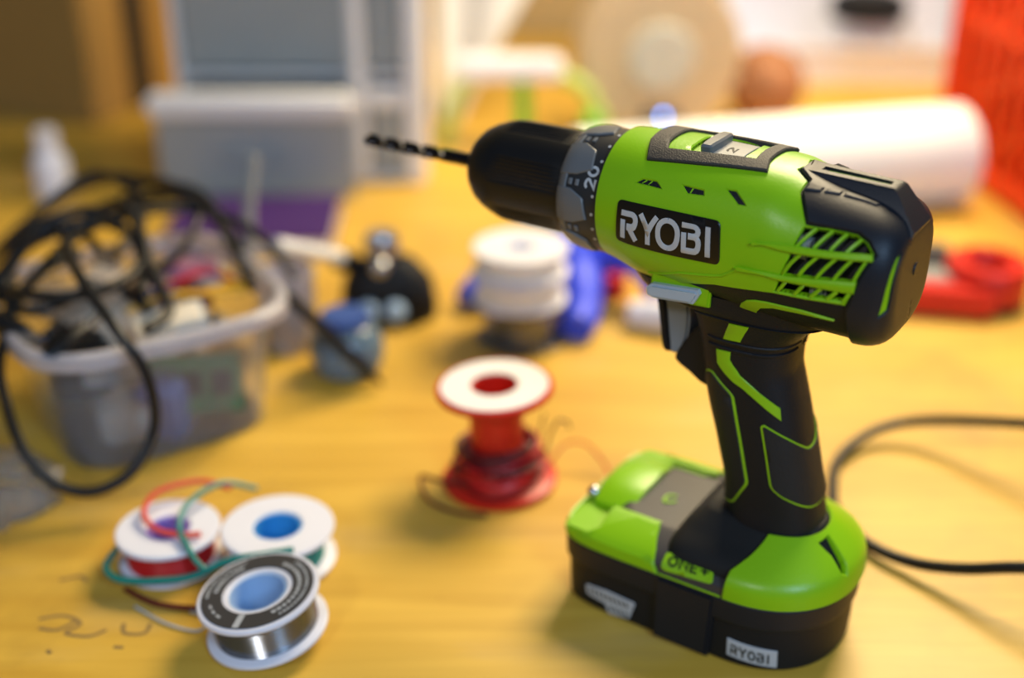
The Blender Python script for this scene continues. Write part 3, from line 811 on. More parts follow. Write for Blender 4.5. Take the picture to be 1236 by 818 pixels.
# green holder with a white top
t = thing('tool_stand', 'small bright green stand with a thick white top, behind the drill chuck', 'stand', (-.002, 1.070, 0))
link('stand_top', prism([(x, y) for x, y in superloop(.047, .020, 5, 40)], .062, .078, .003, 'xy'), 'white', t)
for pts in ([(-.034, 0, .063), (-.046, 0, .045), (-.054, 0, .016), (-.058, 0, .001)], [(.010, -.006, .063), (.012, -.008, .034), (.010, -.010, .001)], [(.040, 0, .064), (.062, 0, .054), (.076, 0, .032), (.090, 0, .001)]):
    link('leg', tube(pts, .0065, 12, 6), 'leaf' if pts[0][0] == .010 else 'lime', t)
ball('stand_knob', (.070, -.010, .024), .008, 'leaf', t)

# reel standing on edge
t = thing('twine_reel', 'large pale reel of tan twine standing on edge behind the drill', 'reel', (.130, 1.118, .072), (R(90), 0, R(6)))
link('flange', lathe([(.022, .024), (.0705, .024), (.072, .0225), (.072, .021), (.022, .021), (.022, .024)], 64), 'amber', t)
link('flange', lathe([(.022, -.024), (.0705, -.024), (.072, -.0225), (.072, -.021), (.022, -.021), (.022, -.024)], 64), 'amber', t)
link('twine_winding', lathe([(.024, -.020)] + [(.060 + .0012 * math.sin(math.pi * (q % 2)), -.020 + .040 * q / 32) for q in range(33)] + [(.024, .020)], 64), 'tan', t)
link('hub', lathe([(.0, .027), (.028, .027), (.030, .025), (.030, -.025), (.028, -.027), (0, -.027)], 48), 'hubgrey', t)
t = thing('brown_twine_ball', 'brown ball of twine beside the pale reel', 'twine', (.2350, 1.140, .0375))
ball('twine_core', (0, 0, 0), .034, 'copper', t)
for k in range(7):
    e = Euler((k * .9, k * .55, k * 1.3)).to_matrix()
    link('twine_turn', tube([tuple(e @ Vector((.0345 * math.cos(2 * math.pi * i / 16), .0345 * math.sin(2 * math.pi * i / 16), .004 * math.sin(3 * i)))) for i in range(16)], .0017, 6, 3, closed=True), 'copper', t)

# paper roll
t = thing('paper_roll', 'thick roll of white paper lying across the bench behind the drill', 'roll', (.1940, .8930, .0378), (0, 0, R(13.5)))
n = 220; sec = []
a_in, turns = .028, 5
outer = [(.0375 * math.cos(2 * math.pi * k / 96), .0375 * math.sin(2 * math.pi * k / 96)) for k in range(96)]
link('paper_web', loops([[(x, a, b_) for a, b_ in outer] for x in (-.154, .154)] + [[(.154, a * .45, b_ * .45) for a, b_ in outer], [(-.154, a * .45, b_ * .45) for a, b_ in outer], [(-.154, a, b_) for a, b_ in outer]], (False, False)), 'whitem', t, smooth=50)
link('core_tube', lathe([(.0150, -.155), (.0168, -.155), (.0168, .155), (.0150, .155), (.0150, -.155)], 48, 'x'), 'card', t)
link('loose_edge', box(.308, .0215, .0005, (0, -.030, -.0305), rot=(R(-32), 0, 0)), 'whitem', t)

# small charger with a blue light behind the roll
t = thing('usb_charger', 'small grey charger with a glowing blue light behind the paper roll', 'charger', (.1270, 1.032, 0))
link('charger_body', box(.034, .024, .042, (0, 0, .021), .004, 3), 'foot', t)
ball('indicator', (0, -.0125, .0405), .0022, 'led', t)

# white open bin with a mug
t = thing('open_bin', 'white open-fronted plastic bin at the back right with a mug inside', 'bin', (.3640, 1.360, 0), (0, 0, R(-3)))
link('bin_floor', box(.262, .15, .004, (0, 0, .002), .001), 'white', t)
link('bin_front', box(.262, .006, .036, (0, -.075, .018), .002), 'white', t)
link('bin_back', box(.262, .005, .17, (0, .075, .085), .002), 'white', t)
for x in (-.1305, .1305):
    link('bin_side', prism([(-.075, 0), (.075, 0), (.075, .17), (.03, .15), (-.02, .05), (-.075, .036)], x - .0025, x + .0025, .001, 'yz'), 'white', t)
link('bin_rim', box(.266, .012, .006, (0, -.076, .037), .002), 'white', t)
t = thing('mug', 'pale mug with a black lid standing in the white open bin', 'mug', (.3780, 1.340, .0042))
link('mug_body', lathe([(0, 0.0005), (.028, 0.0005), (.030, .0025), (.031, .052), (.0285, .052), (.0275, .004), (0, .004)], 48), 'white', t)
link('mug_lid', lathe([(0, .082), (.024, .082), (.038, .077), (.041, .070), (.041, .056), (.034, .051), (0, .051)], 48), 'black', t)
link('handle', tube([(.030, 0, .044), (.044, 0, .040), (.046, 0, .024), (.030, 0, .012)], .0035, 10, 6), 'beige', t)

# red crate with a lattice side
t = thing('red_crate', 'orange-red plastic crate with slatted lattice sides, at the right edge', 'crate', (.4960, .940, 0), (0, 0, R(6)))
W2, D2, H2 = .115, .105, .23
link('crate_floor', box(2 * W2, 2 * D2, .004, (0, 0, .0025)), 'redcr', t)
for z, h in ((.012, .016), (.122, .010), (.222, .018)):
    for s in (-1, 1):
        link('crate_rail', box(.008, 2 * D2, h, (s * W2, 0, z), .002), 'redcr', t)
        link('crate_rail', box(2 * W2, .008, h, (0, s * D2, z), .002), 'redcr', t)
for sx in (-1, 1):
    for sy in (-1, 1): link('crate_post', box(.014, .014, H2, (sx * W2, sy * D2, H2 / 2), .003), 'redcr', t)
for s in (-1, 1):
    for k in range(9):
        c = -D2 + D2 * 2 * (k + .5) / 9
        link('crate_slat', box(.005, .009, H2 * .98, (s * W2, c, H2 / 2), .001, 1, rot=(R(0), 0, 0)), 'redcr', t)
        c2 = -W2 + W2 * 2 * (k + .5) / 9
        link('crate_slat', box(.009, .005, H2 * .98, (c2, s * D2, H2 / 2), .001, 1), 'redcr', t)
for s in (-1, 1):
    for k in range(4):
        z = .035 + .05 * k
        link('crate_brace', box(.006, .17, .010, (s * (W2 - .002), 0, z + .01), .001, 1, rot=(R(-24), 0, 0)), 'redcr', t)
        link('crate_brace', box(.18, .006, .010, (0, s * (D2 - .002), z + .01), .001, 1, rot=(0, R(24), 0)), 'redcr', t)

for s in (-1, 1):
    link('crate_panel', box(.003, 2 * D2 - .012, .20, (s * (W2 - .010), 0, .108)), 'redcr', t)
    link('crate_panel', box(2 * W2 - .024, .003, .20, (0, s * (D2 - .010), .108)), 'redcr', t)

# red tape measure like tool
t = thing('tape_tool', 'red plastic tool with a round finger hole and grey metal plates, right of the drill', 'tool', (.2890, .7400, 0), (0, 0, R(-8)))
t.scale = (1.18, 1.18, 1.3)
ringp = [(.022 * math.cos(2 * math.pi * k / 40), .024 * math.sin(2 * math.pi * k / 40)) for k in range(40)]
inn = [(.0105 * math.cos(2 * math.pi * k / 40), .0125 * math.sin(2 * math.pi * k / 40)) for k in range(40)]
mk = lambda pl, z: [(x + .014, y - .002, z) for x, y in pl]
link('finger_ring', loops([mk(ringp, .004), mk(ringp, .018), mk([(x * .93, y * .93) for x, y in ringp], .021), mk([(x * 1.2, y * 1.2) for x, y in inn], .021), mk(inn, .018), mk(inn, .004), mk(ringp, .004)], (False, False)), 'red', t)
link('hole_shade', prism([(x + .014, y - .002) for x, y in ringp], .0005, .0045, 0, 'xy'), 'black', t)  # black disc painted in for the shade down the finger hole
link('tool_body', prism([(-.062, -.030), (.012, -.034), (.020, -.020), (-.006, -.014), (-.062, -.012)], .0005, .014, .003, 'xy'), 'red', t)
link('metal_plate', prism([(-.064, -.012), (-.006, -.014), (-.002, .004), (-.060, .008)], .003, .014, .001, 'xy'), 'grey2', t)
link('back_plate', prism([(-.064, .008), (-.004, .005), (-.002, .026), (-.050, .030)], .002, .020, .002, 'xy'), 'label_dk', t)
link('pivot_screw', lathe([(0, .0155), (.0045, .0150), (.005, .013), (0, .013)], 24), 'steel', t).location = (-.030, -.003, 0)

# cable loop on the right
tag(link('looped_cable', tube([(.385, .430, .003), (.340, .455, .030), (.300, .4830, .042), (.262, .5140, .033), (.2163, .5514, .015), (.1884, .5542, .008), (.1640, .5330, .004), (.1545, .5060, .003), (.1520, .4860, .003), (.1590, .4600, .004), (.1736, .4432, .006), (.1901, .4303, .012), (.2102, .4174, .022), (.245, .398, .034), (.290, .378, .022), (.335, .360, .003)], .0026, 12, 10), 'cable'), 'black cable bent in a wide loop over the bench right of the drill', 'cable')

# faded pen marks on the bench top
bm = bmesh.new()
for pts in ([(-.196, .412), (-.186, .414), (-.178, .409), (-.182, .403), (-.172, .401), (-.166, .405)], [(-.194, .406), (-.186, .405), (-.180, .411)], [(-.160, .409), (-.158, .403), (-.150, .403), (-.149, .409)], [(-.186, .3925), (-.184, .3905)], [(-.160, .3945), (-.156, .394)], [(-.196, .438), (-.188, .441), (-.184, .437)]):
    tube([(x, y, .0001) for x, y in pts], .0009, 6, 6, flat=.12, bm=bm)
o = link('pen_marks', lines_mesh(bm), 'ink', bench); o['kind'] = 'stuff'
# ------------------------------------------------------------------ the cordless drill
def build_drill():
    D = thing('cordless_drill', 'lime green and black cordless drill with a twist bit, standing upright on its battery', 'drill',
              (.0922, .4236, 0), (0, 0, R(180 - 33.4)))
    # --- battery and foot
    bat = BATT
    battery = link('battery', loft_skin(bat, nu=16, nv=180, cap0=True, cap1=True), 'black', D)
    band = Loft('f', [(20.3, 63, -49.4, 37.4, 2), (21.3, 64, -50.4, 38.3, 2), (30.4, 64.2, -50.6, 38.5, 2), (31.3, 63.2, -49.6, 37.6, 2)])
    link('battery_band', loft_skin(band, nu=14, nv=180, cap0=True, cap1=True), 'navy', battery)
    for s in (1, -1):
        me = prism([(16.6 * MM, 1.2 * MM), (16.9 * MM, 30.8 * MM), (-8.6 * MM, 30.8 * MM), (-7.2 * MM, 1.2 * MM)], s * 34 * MM, s * 39.6 * MM, .0012)
        link('battery_latch', me, 'navy', battery)
        f = (lambda p: p) if s > 0 else (lambda p: [(u, -v) for u, v in p])
        lab = [(13.8, 44.6), (14.9, 55.3), (14.3, 68.9), (5.4, 66.0), (3.0, 55.8), (8.6, 54.6), (9.6, 45.2)]
        link('battery_label', patch(bat, [f(rounded(lab, 1))], .5, ch=.15), 'print', battery)
        ps = [[(11.0 - .04 * k, 46.8 + 2.2 * k), (13.2, 46.6 + 2.2 * k), (13.2, 47.6 + 2.2 * k), (11.0, 47.8 + 2.2 * k)] for k in range(9)]
        ps += [[(6, 56.8 + 2.4 * k), (8.4, 56.8 + 2.4 * k), (8.4, 58 + 2.4 * k), (6, 58 + 2.4 * k)] for k in range(4)]
        lo = link('label_lettering', patch(bat, [f(p) for p in ps], .6, .4, ch=.05), 'printdk', battery); lo['kind'] = 'stuff'
        cn = [(15.2, 110.2), (13.4, 130.6), (5.0, 131.1), (7.6, 110.5)]
        pl = link('battery_nameplate', patch(bat, [f(cn)], .5, ch=.15), 'print', battery)
        lay = [(c, 1.6 + i * 3.6, 1.6 + i * 3.6 + (2.9 if c != 'I' else 1.6), 1.5, 6.0) for i, c in enumerate('RYOBI')]
        for one in lay:
            ps = [[bilin(cn, (x / 20.4 if s > 0 else 1 - x / 20.4), y / 7.8) for x, y in p] for p in text_polys([one], .85)]
            link('battery_letter', patch(bat, [f(p) for p in ps], .65, .4, ch=.05), 'printdk', battery)
    foot = link('foot', loft_skin(Loft('f', [(31.2, 50, -50.5, 38.2, 2), (35.5, 49.5, -50, 37.8, 2), (36.8, 48, -49, 36.3, 2), (42.2, 43, -40, 23, 2), (42.6, 42, -38, 21.5, 2), (42.7, -11, -13, 1, 2)]), nu=40, nv=180, cap0=True, cap1=True), 'foot', D)
    for s in (1, -1):
        f = (lambda p: p) if s > 0 else (lambda p: [(u, -v) for u, v in p])
        c = [(13.6, 77.6), (14.6, 99.4), (4.4, 102.4), (2.6, 80.6)]
        bd = link('foot_badge', patch(BASE, [f(rounded(c, 2.2))], .7, ch=.3), 'green2', D)
        lay = [('O', 2.2, 6.2, 2.2, 7.6), ('N', 7.0, 10.6, 2.2, 7.6), ('E', 11.5, 14.6, 2.2, 7.6), ('+', 15.2, 19.6, 2.4, 7.4)]
        for one in lay:
            ps = [[bilin(c, (x / 21 if s > 0 else 1 - x / 21), y / 9.6) for x, y in p] for p in text_polys([one], 1.0)]
            link('badge_letter', patch(BASE, [f(p) for p in ps], .85, .6, ch=.05), 'printdk', bd)
        link('seam_line', patch(BASE, [f([(0.1, 79.5), (.8, 79.5), (.8, 106), (.1, 106)])], .5, ch=.1), 'green2', D)
    # front green shell: low wall round the nose, two raised flank blocks, lamp hood and shelf
    half = [(0.2, 0), (0.2, 79.2), (7, 75.8), (12.5, 73), (30, 61), (30, 47), (16, 45.5), (6.2, 44), (6.2, 0)]
    ring = half + [(u, -v) for u, v in half[::-1][1:-1]]
    link('front_shell', patch(BASE, [ring], 1.3, 3.0, ch=.7, step=2.6), 'green', D)
    out = [(x + 50, y) for x, y in superloop(12.5, 37, 7, 64)]
    link('light_shelf', prism([(x * MM, y * MM) for x, y in out], 33 * MM, 37.4 * MM, .001, 'xy'), 'green', D)
    hood = [(-25, 33), (-24.5, 39), (-19, 43.4), (-10, 45.6), (4, 45.2), (12, 43.6), (17.5, 40), (19, 33)]
    rings = [[(x * MM, (-3 + (y + 3) * k) * MM, (33 + (z - 33) * k) * MM) for y, z in hood] for x, k in ((39.5, .97), (40.6, 1.0), (54, 1.0), (57.6, .95), (58.8, .88))]
    link('light_hood', loops(rings), 'green', D, smooth=28)
    rec = [(0, 37.4), (1, 41), (5, 42.6), (11, 41.6), (14.5, 39.6), (15, 37.4)]
    link('recess_shade', prism([(a * MM, c * MM) for a, c in rec], 54 * MM, 59.6 * MM, .0003, 'yz'), 'dark', D)  # near-black plug stands in for the shaded hole beside the lamp
    b = bmesh.new(); bmesh.ops.create_uvsphere(b, u_segments=20, v_segments=12, radius=.003); bmesh.ops.translate(b, vec=(.0605, .0122, .0398), verts=b.verts)
    link('work_light', mesh_of(b), 'steel', D)
    b = prism([(a * MM, c * MM) for a, c in ((-12, 39), (-6, 42.8), (-20, 41))], 56.5 * MM, 59.0 * MM, .0002, 'yz'); link('hood_notch', b, 'leaf', D)
    link('belt_rim', prism([(20 * MM, 40 * MM), (20 * MM, 44.4 * MM), (41 * MM, 44.4 * MM), (41 * MM, 40 * MM)], -25 * MM, -21.8 * MM, .0008), 'green', D)
    for s in (1, -1):
        link('shell_block', prism([(s * a * MM, c * MM) for a, c in ((19, 34), (20.5, 43), (23.5, 43.2), (36, 38), (36, 34))], 23 * MM, 46.5 * MM, .0012, 'yz'), 'green', D)
    mark = tube([(26 * MM, 4 * MM, 43 * MM), (30 * MM, 7 * MM, 43 * MM), (31 * MM, 2 * MM, 43 * MM), (27.5 * MM, 0, 43 * MM)], .0007, 6, 5, flat=.5)
    link('foot_emblem', mark, 'green2', D)
    # rear green shell
    e = [(0.2, 106.8), (13.7, 107.6), (25, 113.5), (38.3, 119.8)]
    ring = e + [(u, 2 * VM - v) for u, v in reversed(e)]
    slot = [(33.0, 150.2), (34.4, 160.4), (15.0, 160.6), (9.5, 158.8), (11.5, 156.2), (24, 154.6)]
    link('rear_shell', patch(REAR, [ring], .6, 3.0, ch=.6, step=2.2, holes=[slot]), 'green', D)
    link('rear_shell_core', loft_skin(Loft('f', [(31.2, 20, -48, 36, 2), (40, 18, -46.5, 34, 2), (48, 14, -40.5, 23.5, 2), (53.6, 8, -35.6, 15.5, 2)]), nu=20, nv=120, cap1=True), 'dark', D)
    # --- handle
    h = link('handle', loft_skin(HAND, nu=110, nv=120, cap0=True, cap1=True), 'black', D)
    st2 = [(108.4, 86.5), (109.8, 95.5), (95.8, 93.6), (95.3, 82.2)]
    st3 = [(89.2, 73.5), (89.8, 88.5), (86.3, 87.6), (80.7, 93.5), (74.8, 111), (68.8, 135.2), (63.3, 133.2), (67.8, 116.2), (73.4, 98), (76.9, 88.0), (83.5, 73.5)]
    plates('handle_stripe', HAND, [st2], .5, ch=.25, m='green2', parent=h, mirror=True)
    plates('handle_stripe', HAND, [st3], .5, ch=.25, m='green2', parent=h, mirror=True)
    for uu in (113.0, 94.0, 90.6):
        plates('handle_rib', HAND, [[(uu - .8, 62), (uu + .8, 62), (uu + .8, 175), (uu - .8, 175)]], .6, ch=.4, m='black', parent=h, mirror=True)
    gf = [(17.6, -27.8), (20.2, -57.8), (32.5, -84.2), (71.3, -86.2), (78.9, -61), (77.5, -45), (73.5, -31.5), (73.5, 31.5), (77.5, 45), (78.9, 61.0), (71.3, 86.2), (32.5, 84.2), (20.2, 57.8), (17.6, 27.8)]
    gr = [(48.2, 180), (49.1, 171.5), (52.2, 157), (55.4, 142), (61.5, 109.0), (60.4, 104.5), (33.6, 103.5), (30.3, 115.0), (26.5, 140.5), (24.2, 158.5), (22.8, 180)]
    gr = gr + [(u, 360 - v) for u, v in gr[::-1][1:-1]]
    for nm, g in (('front', gf), ('rear', gr)):
        g2 = rounded(g, 2.0, KV['z'])
        gi = [(p[0], p[1] / KV['z']) for p in inset(resample([(u, v * KV['z']) for u, v in g2], 1.6), .75)]
        link('grip_outline', patch(HAND, [g2], .3, 1.0, ch=.1), 'green2', h)
        link('grip_pad', patch(HAND, [gi], .75, 1.2, ch=.3), 'grip', h)
    # --- body
    UE = float(BODY.u[-1]); U0 = ux(BODY, 57)
    gril = [(88.7, 33.2), (96.9, 37.8), (106.1, 40.0), (110.3, 35.8), (113.1, 28.5), (105.9, -5.5), (93.5, -9.5), (81.7, -12.5), (83.6, -0.5), (85.5, 7.0)]
    full = [(U0, -89.9), (U0, 269.9), (UE - .3, 269.9), (UE - .3, -89.9)]
    sel = [(37.5, 104), (37.5, 76), (39, 72.5), (57.5, 75), (58, 90), (57.5, 105), (39, 107.5)]
    link('body_core', patch(BODY, [full], -.5, 2.0, ch=.01, step=3, holes=[gril, sel, [(u, 180 - v) for u, v in gril]]), 'black', D)
    mot = link('motor', lathe([(.014, -.040), (.0205, -.039), (.0205, -.022), (.0225, -.021), (.0225, -.008), (.014, -.007)], 40, 'x'), 'trim', D)  # charcoal tone stands for the shade inside the grille
    link('painted_lit_bar', box(.007, .05, .008, (-.022, 0, .1735), .001), 'grey2', D)  # pale bars painted in for the lit bits behind the grille
    link('painted_lit_bar', box(.006, .05, .007, (-.030, 0, .158), .001), 'grey2', D)
    mot.location = (-.004, 0, .1665)
    v1 = [(24.2, 31.2), (26.5, 35.0), (31.9, 35.3), (34.4, 30.6)]
    v2 = [(42.5, 36.8), (50.4, 36.5), (51.0, 32.6), (45.0, 31.5)]
    v3 = [(58.9, 41.5), (62.0, 42.0), (66.8, 32.4), (64.2, 32.0)]
    Lp = [(28, -89.9), (30.4, -55), (44, -38), (58.2, -25), (73.0, -18.2), (81.3, -15.0), (93.5, -12.2), (106.8, -8.2), (114.0, 28.8), (110.7, 37.0), (106.5, 41.8), (89.0, 35.8), (83.1, 60.2), (83.1, 74.8), (77.5, 82.2), (78.7, 90.5)]
    Rp = [(u, 180 - v) for u, v in reversed(Lp)]
    mv = [[(u, 180 - v) for u, v in p] for p in (gril, v1, v2, v3)]
    hs = link('housing', patch(BODY, [[(U0, -89.9)] + Lp + Rp + [(U0, 269.9)]], 0, 3.0, ch=.5, step=2.2, holes=[gril, v1, v2, v3, sel] + mv), 'green', D)
    # vent fins, louvres and grille
    for a, b in (((26.4, 31.4), (28.0, 35.0)), ((29.0, 31.2), (30.2, 35.2)), ((45.8, 31.8), (46.4, 36.6))):
        P = [(a[0], a[1] * .48), (b[0], b[1] * .48)]
        plates('vent_fin', BODY, [[(p[0], p[1] / .48) for p in strip(P, .7)]], -.5, 2.0, ch=.1, m='green', parent=hs, mirror=True)
    barA = [(70.9, 7.5), (84.1, 16.5), (101.4, 22.5), (113.4, 28.2), (114.3, 21.5), (100.4, 16.5), (87.4, 12.0)]
    barB = [(66.1, -4.8), (76.4, -2.5), (94.8, 1.0), (109.8, 5.2), (109.4, 0.0), (94.6, -1.8), (82.2, -4.2)]
    for p in (barA, barB):
        plates('grille_bar', BODY, [p], 1.3, 4.0, ch=.6, step=1.8, m='green', parent=hs, mirror=True)
    slats = [((87.4, 16.2), (92.9, 35.8)), ((93.5, 19.8), (98.3, 38.2)), ((99.1, 21.8), (103.1, 39.2)), ((104.5, 23.5), (108.4, 38.8)),
             ((83.9, -1.5), (90.1, 14.2)), ((89.7, -0.2), (95.8, 15.8)), ((95.5, 0.0), (101.8, 17.5)), ((101.1, 0.2), (107.3, 20.2)), ((108.0, 1.8), (111.9, 21.5)),
             ((82.7, -12.0), (85.5, -4.0)), ((88.8, -10.8), (92.0, -2.5)), ((94.6, -9.2), (98.3, -1.2)), ((100.4, -7.5), (103.7, -0.8)), ((105.8, -6.2), (108.0, -0.2))]
    for a, b in slats:
        P = [(a[0], a[1] * .48), (b[0], b[1] * .48)]
        plates('grille_slat', BODY, [[(p[0], p[1] / .48) for p in strip(P, 1.15)]], .2, 2.4, ch=.3, step=2, m='green', parent=hs, mirror=True)
    bv = [(p[0], p[1] / .48) for p in strip([(30, -41 * .48), (44.6, -24 * .48), (57, -16.5 * .48), (61.5, -13.5 * .48), (67.5, -5.2 * .48), (78, -3.4 * .48)], 1.0)]
    plates('belt_ridge', BODY, [bv], .55, ch=.4, m='green', parent=hs, mirror=True)
    # name badge on both sides
    c = [(18.4, 15.2), (59.6, 16.6), (60.8, -6.4), (18.0, -15.4)]
    lay = [('R', 2.4, 9.4, 2.2, 11.2), ('Y', 10.2, 17.6, 2.2, 11.2), ('O', 17.2, 26.6, 1.9, 11.5), ('B', 27.4, 34.8, 2.2, 11.2), ('I', 35.8, 39.2, 2.2, 11.2)]
    for s in (1, -1):
        f = (lambda p: p) if s > 0 else (lambda p: [(u, 180 - v) for u, v in p])
        bd = link('name_badge', patch(BODY, [f(rounded(c, 2.2, .48))], .6, ch=.3), 'badge', D)
        for one in lay:
            ps = [[bilin(c, (x / 42 if s > 0 else 1 - x / 42), y / 14.6) for x, y in p] for p in text_polys([one], 1.9)]
            link('badge_letter', patch(BODY, [f(p) for p in ps], .75, .5, ch=.05), 'print', bd)
    # top trim and gear selector
    to = [(20.5, 90), (21.2, 74), (25.2, 51.5), (47, 58.5), (69.5, 66.5), (67.5, 80.2), (67.2, 90.0)]
    ti = [(28.6, 90), (28.9, 76), (30.4, 67), (47, 72), (62.7, 77.0), (62.0, 90.0)]
    to += [(u, 180 - v) for u, v in to[::-1][1:-1]]; ti += [(u, 180 - v) for u, v in ti[::-1][1:-1]]
    tr = link('top_trim', patch(BODY, [to], 1.4, 3, ch=.5, step=2.2, holes=[ti]), 'trim', D)
    link('selector_floor', patch(BODY, [[(36.5, 70), (59, 72), (59, 108), (36.5, 110)]], -1.6, 1.5, ch=.1), 'green', D)
    slp = link('selector_plate', patch(BODY, [[(45.5, 74.5), (57, 76.5), (57, 103.5), (45.5, 105.5)]], -.7, 1, ch=.2), 'grey2', D)
    ps = [[(52.5 - y, 84 + x / .48 * 1.0) for x, y in p] for p in text_polys([('2', 0, 3.0, 0, 3.4)], .7)]
    link('selector_numeral', patch(BODY, ps, -.55, .4, ch=.05), 'trim', slp)
    link('gear_selector', patch(BODY, [rounded([(41.4, 75), (45.8, 75.5), (46.6, 90), (45.8, 104.5), (41.4, 105)], 1.0, .48)], 2.4, 4.0, ch=.7, step=1.6), 'collar', D)
    # rear cap
    Lc = [(108, -91.6), (107.9, -29.0), (107.3, -9.5), (114.7, 28.0), (111.2, 37.8), (106.8, 42.5), (89.5, 36.8), (83.6, 60.8), (83.6, 75.0), (78.0, 83.0), (79.2, 90.0)]
    Rc = [(u, 180 - v) for u, v in reversed(Lc)][1:]
    slot = [(119.4, -10.5), (121.8, 5.8), (123.6, 32.0), (126.5, 42.2), (125.7, 16.5), (123.6, -7.0)]
    sm = [(u, 180 - v) for u, v in slot]
    rsl = [(86, 86), (106.5, 85), (106.5, 95), (86, 94)]
    cap = link('rear_cap', patch(BODY, [Lc + Rc + [(UE - .4, 271.6), (UE - .4, -91.6)]], 1.1, 2.6, ch=.6, step=2.2, holes=[slot, sm]), 'navy', D)
    plates('cap_insert', BODY, [[(117.8, -12.8), (120.4, 35.8), (127.8, 45.8), (126.2, 14.2), (125.0, -9.8)]], .3, .6, ch=.05, m='green', parent=cap, mirror=True)
    rk = [[(-11.5, 15.5, 182), (-11.5, -15.5, 182), (-52, -13, 170), (-52, 13, 170)],
          [(-12.0, 11.5, 189.5), (-12.0, -11.5, 189.5), (-55.4, -9.5, 180.5), (-55.4, 9.5, 180.5)],
          [(-12.4, 6.0, 194.0), (-12.4, -6.0, 194.0), (-47.0, -5.6, 192.4), (-47.0, 5.6, 192.4)],
          [(-13, 5.2, 194.7), (-13, -5.2, 194.7), (-45.4, -4.8, 193.4), (-45.4, 4.8, 193.4)],
          [(-19, 2.0, 194.5), (-19, -2.0, 194.5), (-43.4, -1.9, 193.5), (-43.4, 1.9, 193.5)],
          [(-19.2, 1.9, 190), (-19.2, -1.9, 190), (-43.2, -1.8, 189), (-43.2, 1.8, 189)]]
    link('cap_ridge', loops([[(a * MM, b_ * MM, c_ * MM) for a, b_, c_ in r_] for r_ in rk], (False, False)), 'navy', cap, smooth=30)
    link('cap_insert', prism([(-18 * MM, 193.4 * MM), (-44 * MM, 192.3 * MM), (-44 * MM, 189 * MM), (-18 * MM, 189 * MM)], -2.4 * MM, 2.4 * MM), 'green', cap)
    for p in ([(83.9, 62.0), (89.2, 66.0), (89.5, 71.8), (84.3, 70.0)], [(90.2, 67.0), (95.5, 70.5), (95.6, 75.5), (90.6, 72.5)], [(96.5, 71.0), (107.9, 73.5), (108.9, 77.5), (96.7, 76.0)]):
        plates('cap_step', BODY, [p], 1.7, 2, ch=.5, step=1.6, m='navy', parent=cap, mirror=True)
    st1 = [(65.8, -50.0), (67.9, -37.5), (70.5, -30.2), (74.0, -27.0), (78.5, -25.2), (91.8, -23.0), (103.5, -23.5), (103.1, -25.5), (91.5, -27.2), (80.8, -30.0), (75.7, -35.0), (73.5, -44.0), (72.8, -51.5)]
    plates('body_stripe', BODY, [st1], .1, ch=.25, m='green2', parent=D, mirror=True)
    link('cap_plug', lathe([(0, -.0556), (.0022, -.0555), (.0026, -.0548), (.0026, -.053), (0, -.053)], 24, 'x'), 'navy', cap).location = (0, 0, .165)
    # --- direction switch and trigger
    sur = [(9.2, 152), (9.6, 142.8), (17, 142.2), (33.5, 147), (33, 152)]
    for s in (1, -1):
        link('switch_surround', prism([(a * MM, b * MM) for a, b in sur], s * 12 * MM, s * 24.0 * MM, .0008), 'green', D)
    fr = [(34.1, 146.2), (31.8, 148.2), (13.4, 149.8), (12.6, 148.2), (14.8, 144.0), (31.1, 142.6), (33.6, 143.4)]
    link('direction_switch', prism([(a * MM, b * MM) for a, b in fr], -27 * MM, 27 * MM, .001), 'grey', D)
    tg = [tuple(p) for p in smooth_path([(36, 142), (27, 142), (24.6, 135), (23.8, 127), (24.4, 120.5), (26.4, 113.6), (28.5, 112.8), (31.4, 113.2), (32.4, 120), (34, 130)], 5, True)]
    link('trigger', prism([(a * MM, b * MM) for a, b in tg], -8.5 * MM, 8.5 * MM, .0012), 'trigger', D)
    tb = [tuple(p) for p in smooth_path([(39.5, 142), (35.4, 142), (33.8, 132), (32.2, 120), (31, 114), (32.4, 112.8), (34.6, 114.6), (36.2, 124), (37.6, 132)], 5, True)]
    link('trigger_pad', prism([(a * MM, b * MM) for a, b in tb], -8.8 * MM, 8.8 * MM, .001), 'black', D)
    gd = [tuple(p) for p in smooth_path([(28.2, 113), (27.4, 110), (22, 107), (16, 103.6), (8, 104), (6, 116), (8, 126), (18, 128), (23.5, 122)], 5, True)]
    link('trigger_guard', prism([(a * MM, b * MM) for a, b in gd], -10 * MM, 10 * MM, .002), 'black', D)
    # --- torque collar, chuck, bit
    zax = 170.5
    cl = link('torque_collar', loft_skin(COLL, nu=40, nv=128, cap0=True, cap1=True), 'colldk', D)
    ux_ = lambda x: ux(COLL, x)
    e0 = ux_(75.2)
    for k in range(8):
        a0 = 17 + 45 * k
        tooth = [(e0, a0 - 35), (e0, a0 - 1), (ux_(69), a0 - 1), (ux_(63.2), a0 - 8), (ux_(61.5), a0 - 27), (ux_(67.5), a0 - 33)]
        link('collar_tooth', patch(COLL, [tooth], .9, 2, ch=.4, step=2), 'collar', cl)
        for q in (0, 1):
            bar = [(ux_(70.5 - 3 * q), a0 + 2.2), (ux_(70.5 - 3 * q), a0 + 8), (ux_(69 - 3 * q), a0 + 8), (ux_(69 - 3 * q), a0 + 2.2)]
            link('collar_rib', patch(COLL, [bar], .6, 1, ch=.2, step=2), 'collar', cl)
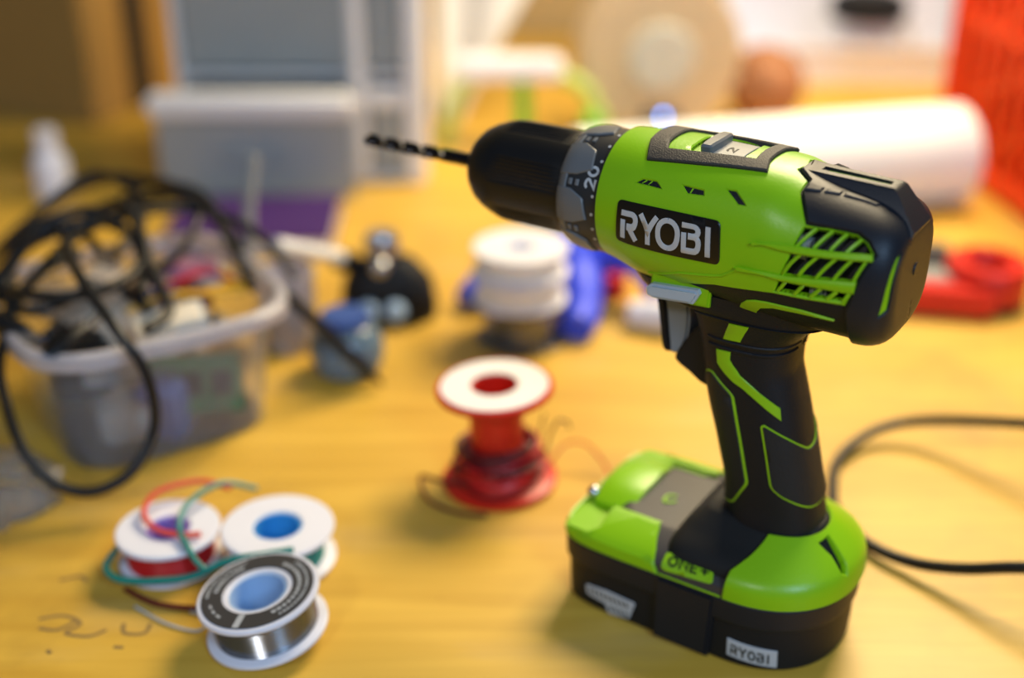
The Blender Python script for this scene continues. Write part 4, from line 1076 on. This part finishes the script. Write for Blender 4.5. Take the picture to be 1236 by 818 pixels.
    link('collar_ring', patch(COLL, [[(e0 - 1.5, -180), (e0 - 1.5, 179.9), (ux_(71.6), 179.9), (ux_(71.6), -180)]], .6, 1.5, ch=.3, step=3), 'collar', cl)
    dk = [('2', 18, 28), ('0', 29.2, 39.4)]
    for chh, a, b in dk:
        ps = text_polys([(chh, 0, 4.2, 0, 4.6)], 1.05)
        pl_ = [[(ux_(58.8 + y), a + xx * (b - a) / 4.2) for xx, y in p] for p in ps]
        link('collar_numeral', patch(COLL, pl_, .15, .4, ch=.04), 'print', cl)
    for a in (61.5, 44.5, 12.5, -4, -19, -31, 79):
        link('collar_dot', patch(COLL, [rounded([(ux_(59.8), a - 1.4), (ux_(59.8), a + 1.4), (ux_(58.6), a + 1.4), (ux_(58.6), a - 1.4)], .5, .42)], .15, .4, ch=.04), 'print', cl)
    prof = [(0, .0735), (.0185, .0735), (.0197, .0745), (.0203, .078), (.0205, .082), (.0206, .092), (.0206, .104), (.0205, .107), (.0202, .1095), (.0194, .1125), (.0178, .1168), (.0156, .1208), (.0128, .1238), (.0105, .1252), (.006, .1258), (.0052, .124), (0, .123)]

    def groove(a, i):
        if not 4 <= i <= 7: return 1
        k = (a / (2 * math.pi) * 6) % 1
        return 1 - .022 * (.5 - .5 * math.cos(2 * math.pi * k * 14)) if .06 < k < .56 else 1.0
    ck = link('chuck', lathe(prof, 504, 'x', groove), 'chuck', D); ck.location = (0, 0, zax * MM)
    # twist drill
    n = 20; rings = []
    for i in range(150):
        t = i / 149; x = 122 + 66 * t
        tw = max(0, (x - 141)) / 47 * 2 * math.pi * 2.3; fl = min(1, max(0, (x - 139) / 4)); tip = 1 if x < 186 else (188.2 - x) / 2.2
        ring = []
        for k in range(n):
            a = 2 * math.pi * k / n
            r = 2.75 * (1 - fl * .52 * max(0, math.cos(2 * a)) ** 1.6) * max(.06, tip)
            ring.append((x * MM, r * math.cos(a + tw) * MM, (zax + r * math.sin(a + tw)) * MM))
        rings.append(ring)
    link('drill_bit', loops(rings), 'darksteel', D)
    return D


build_drill()
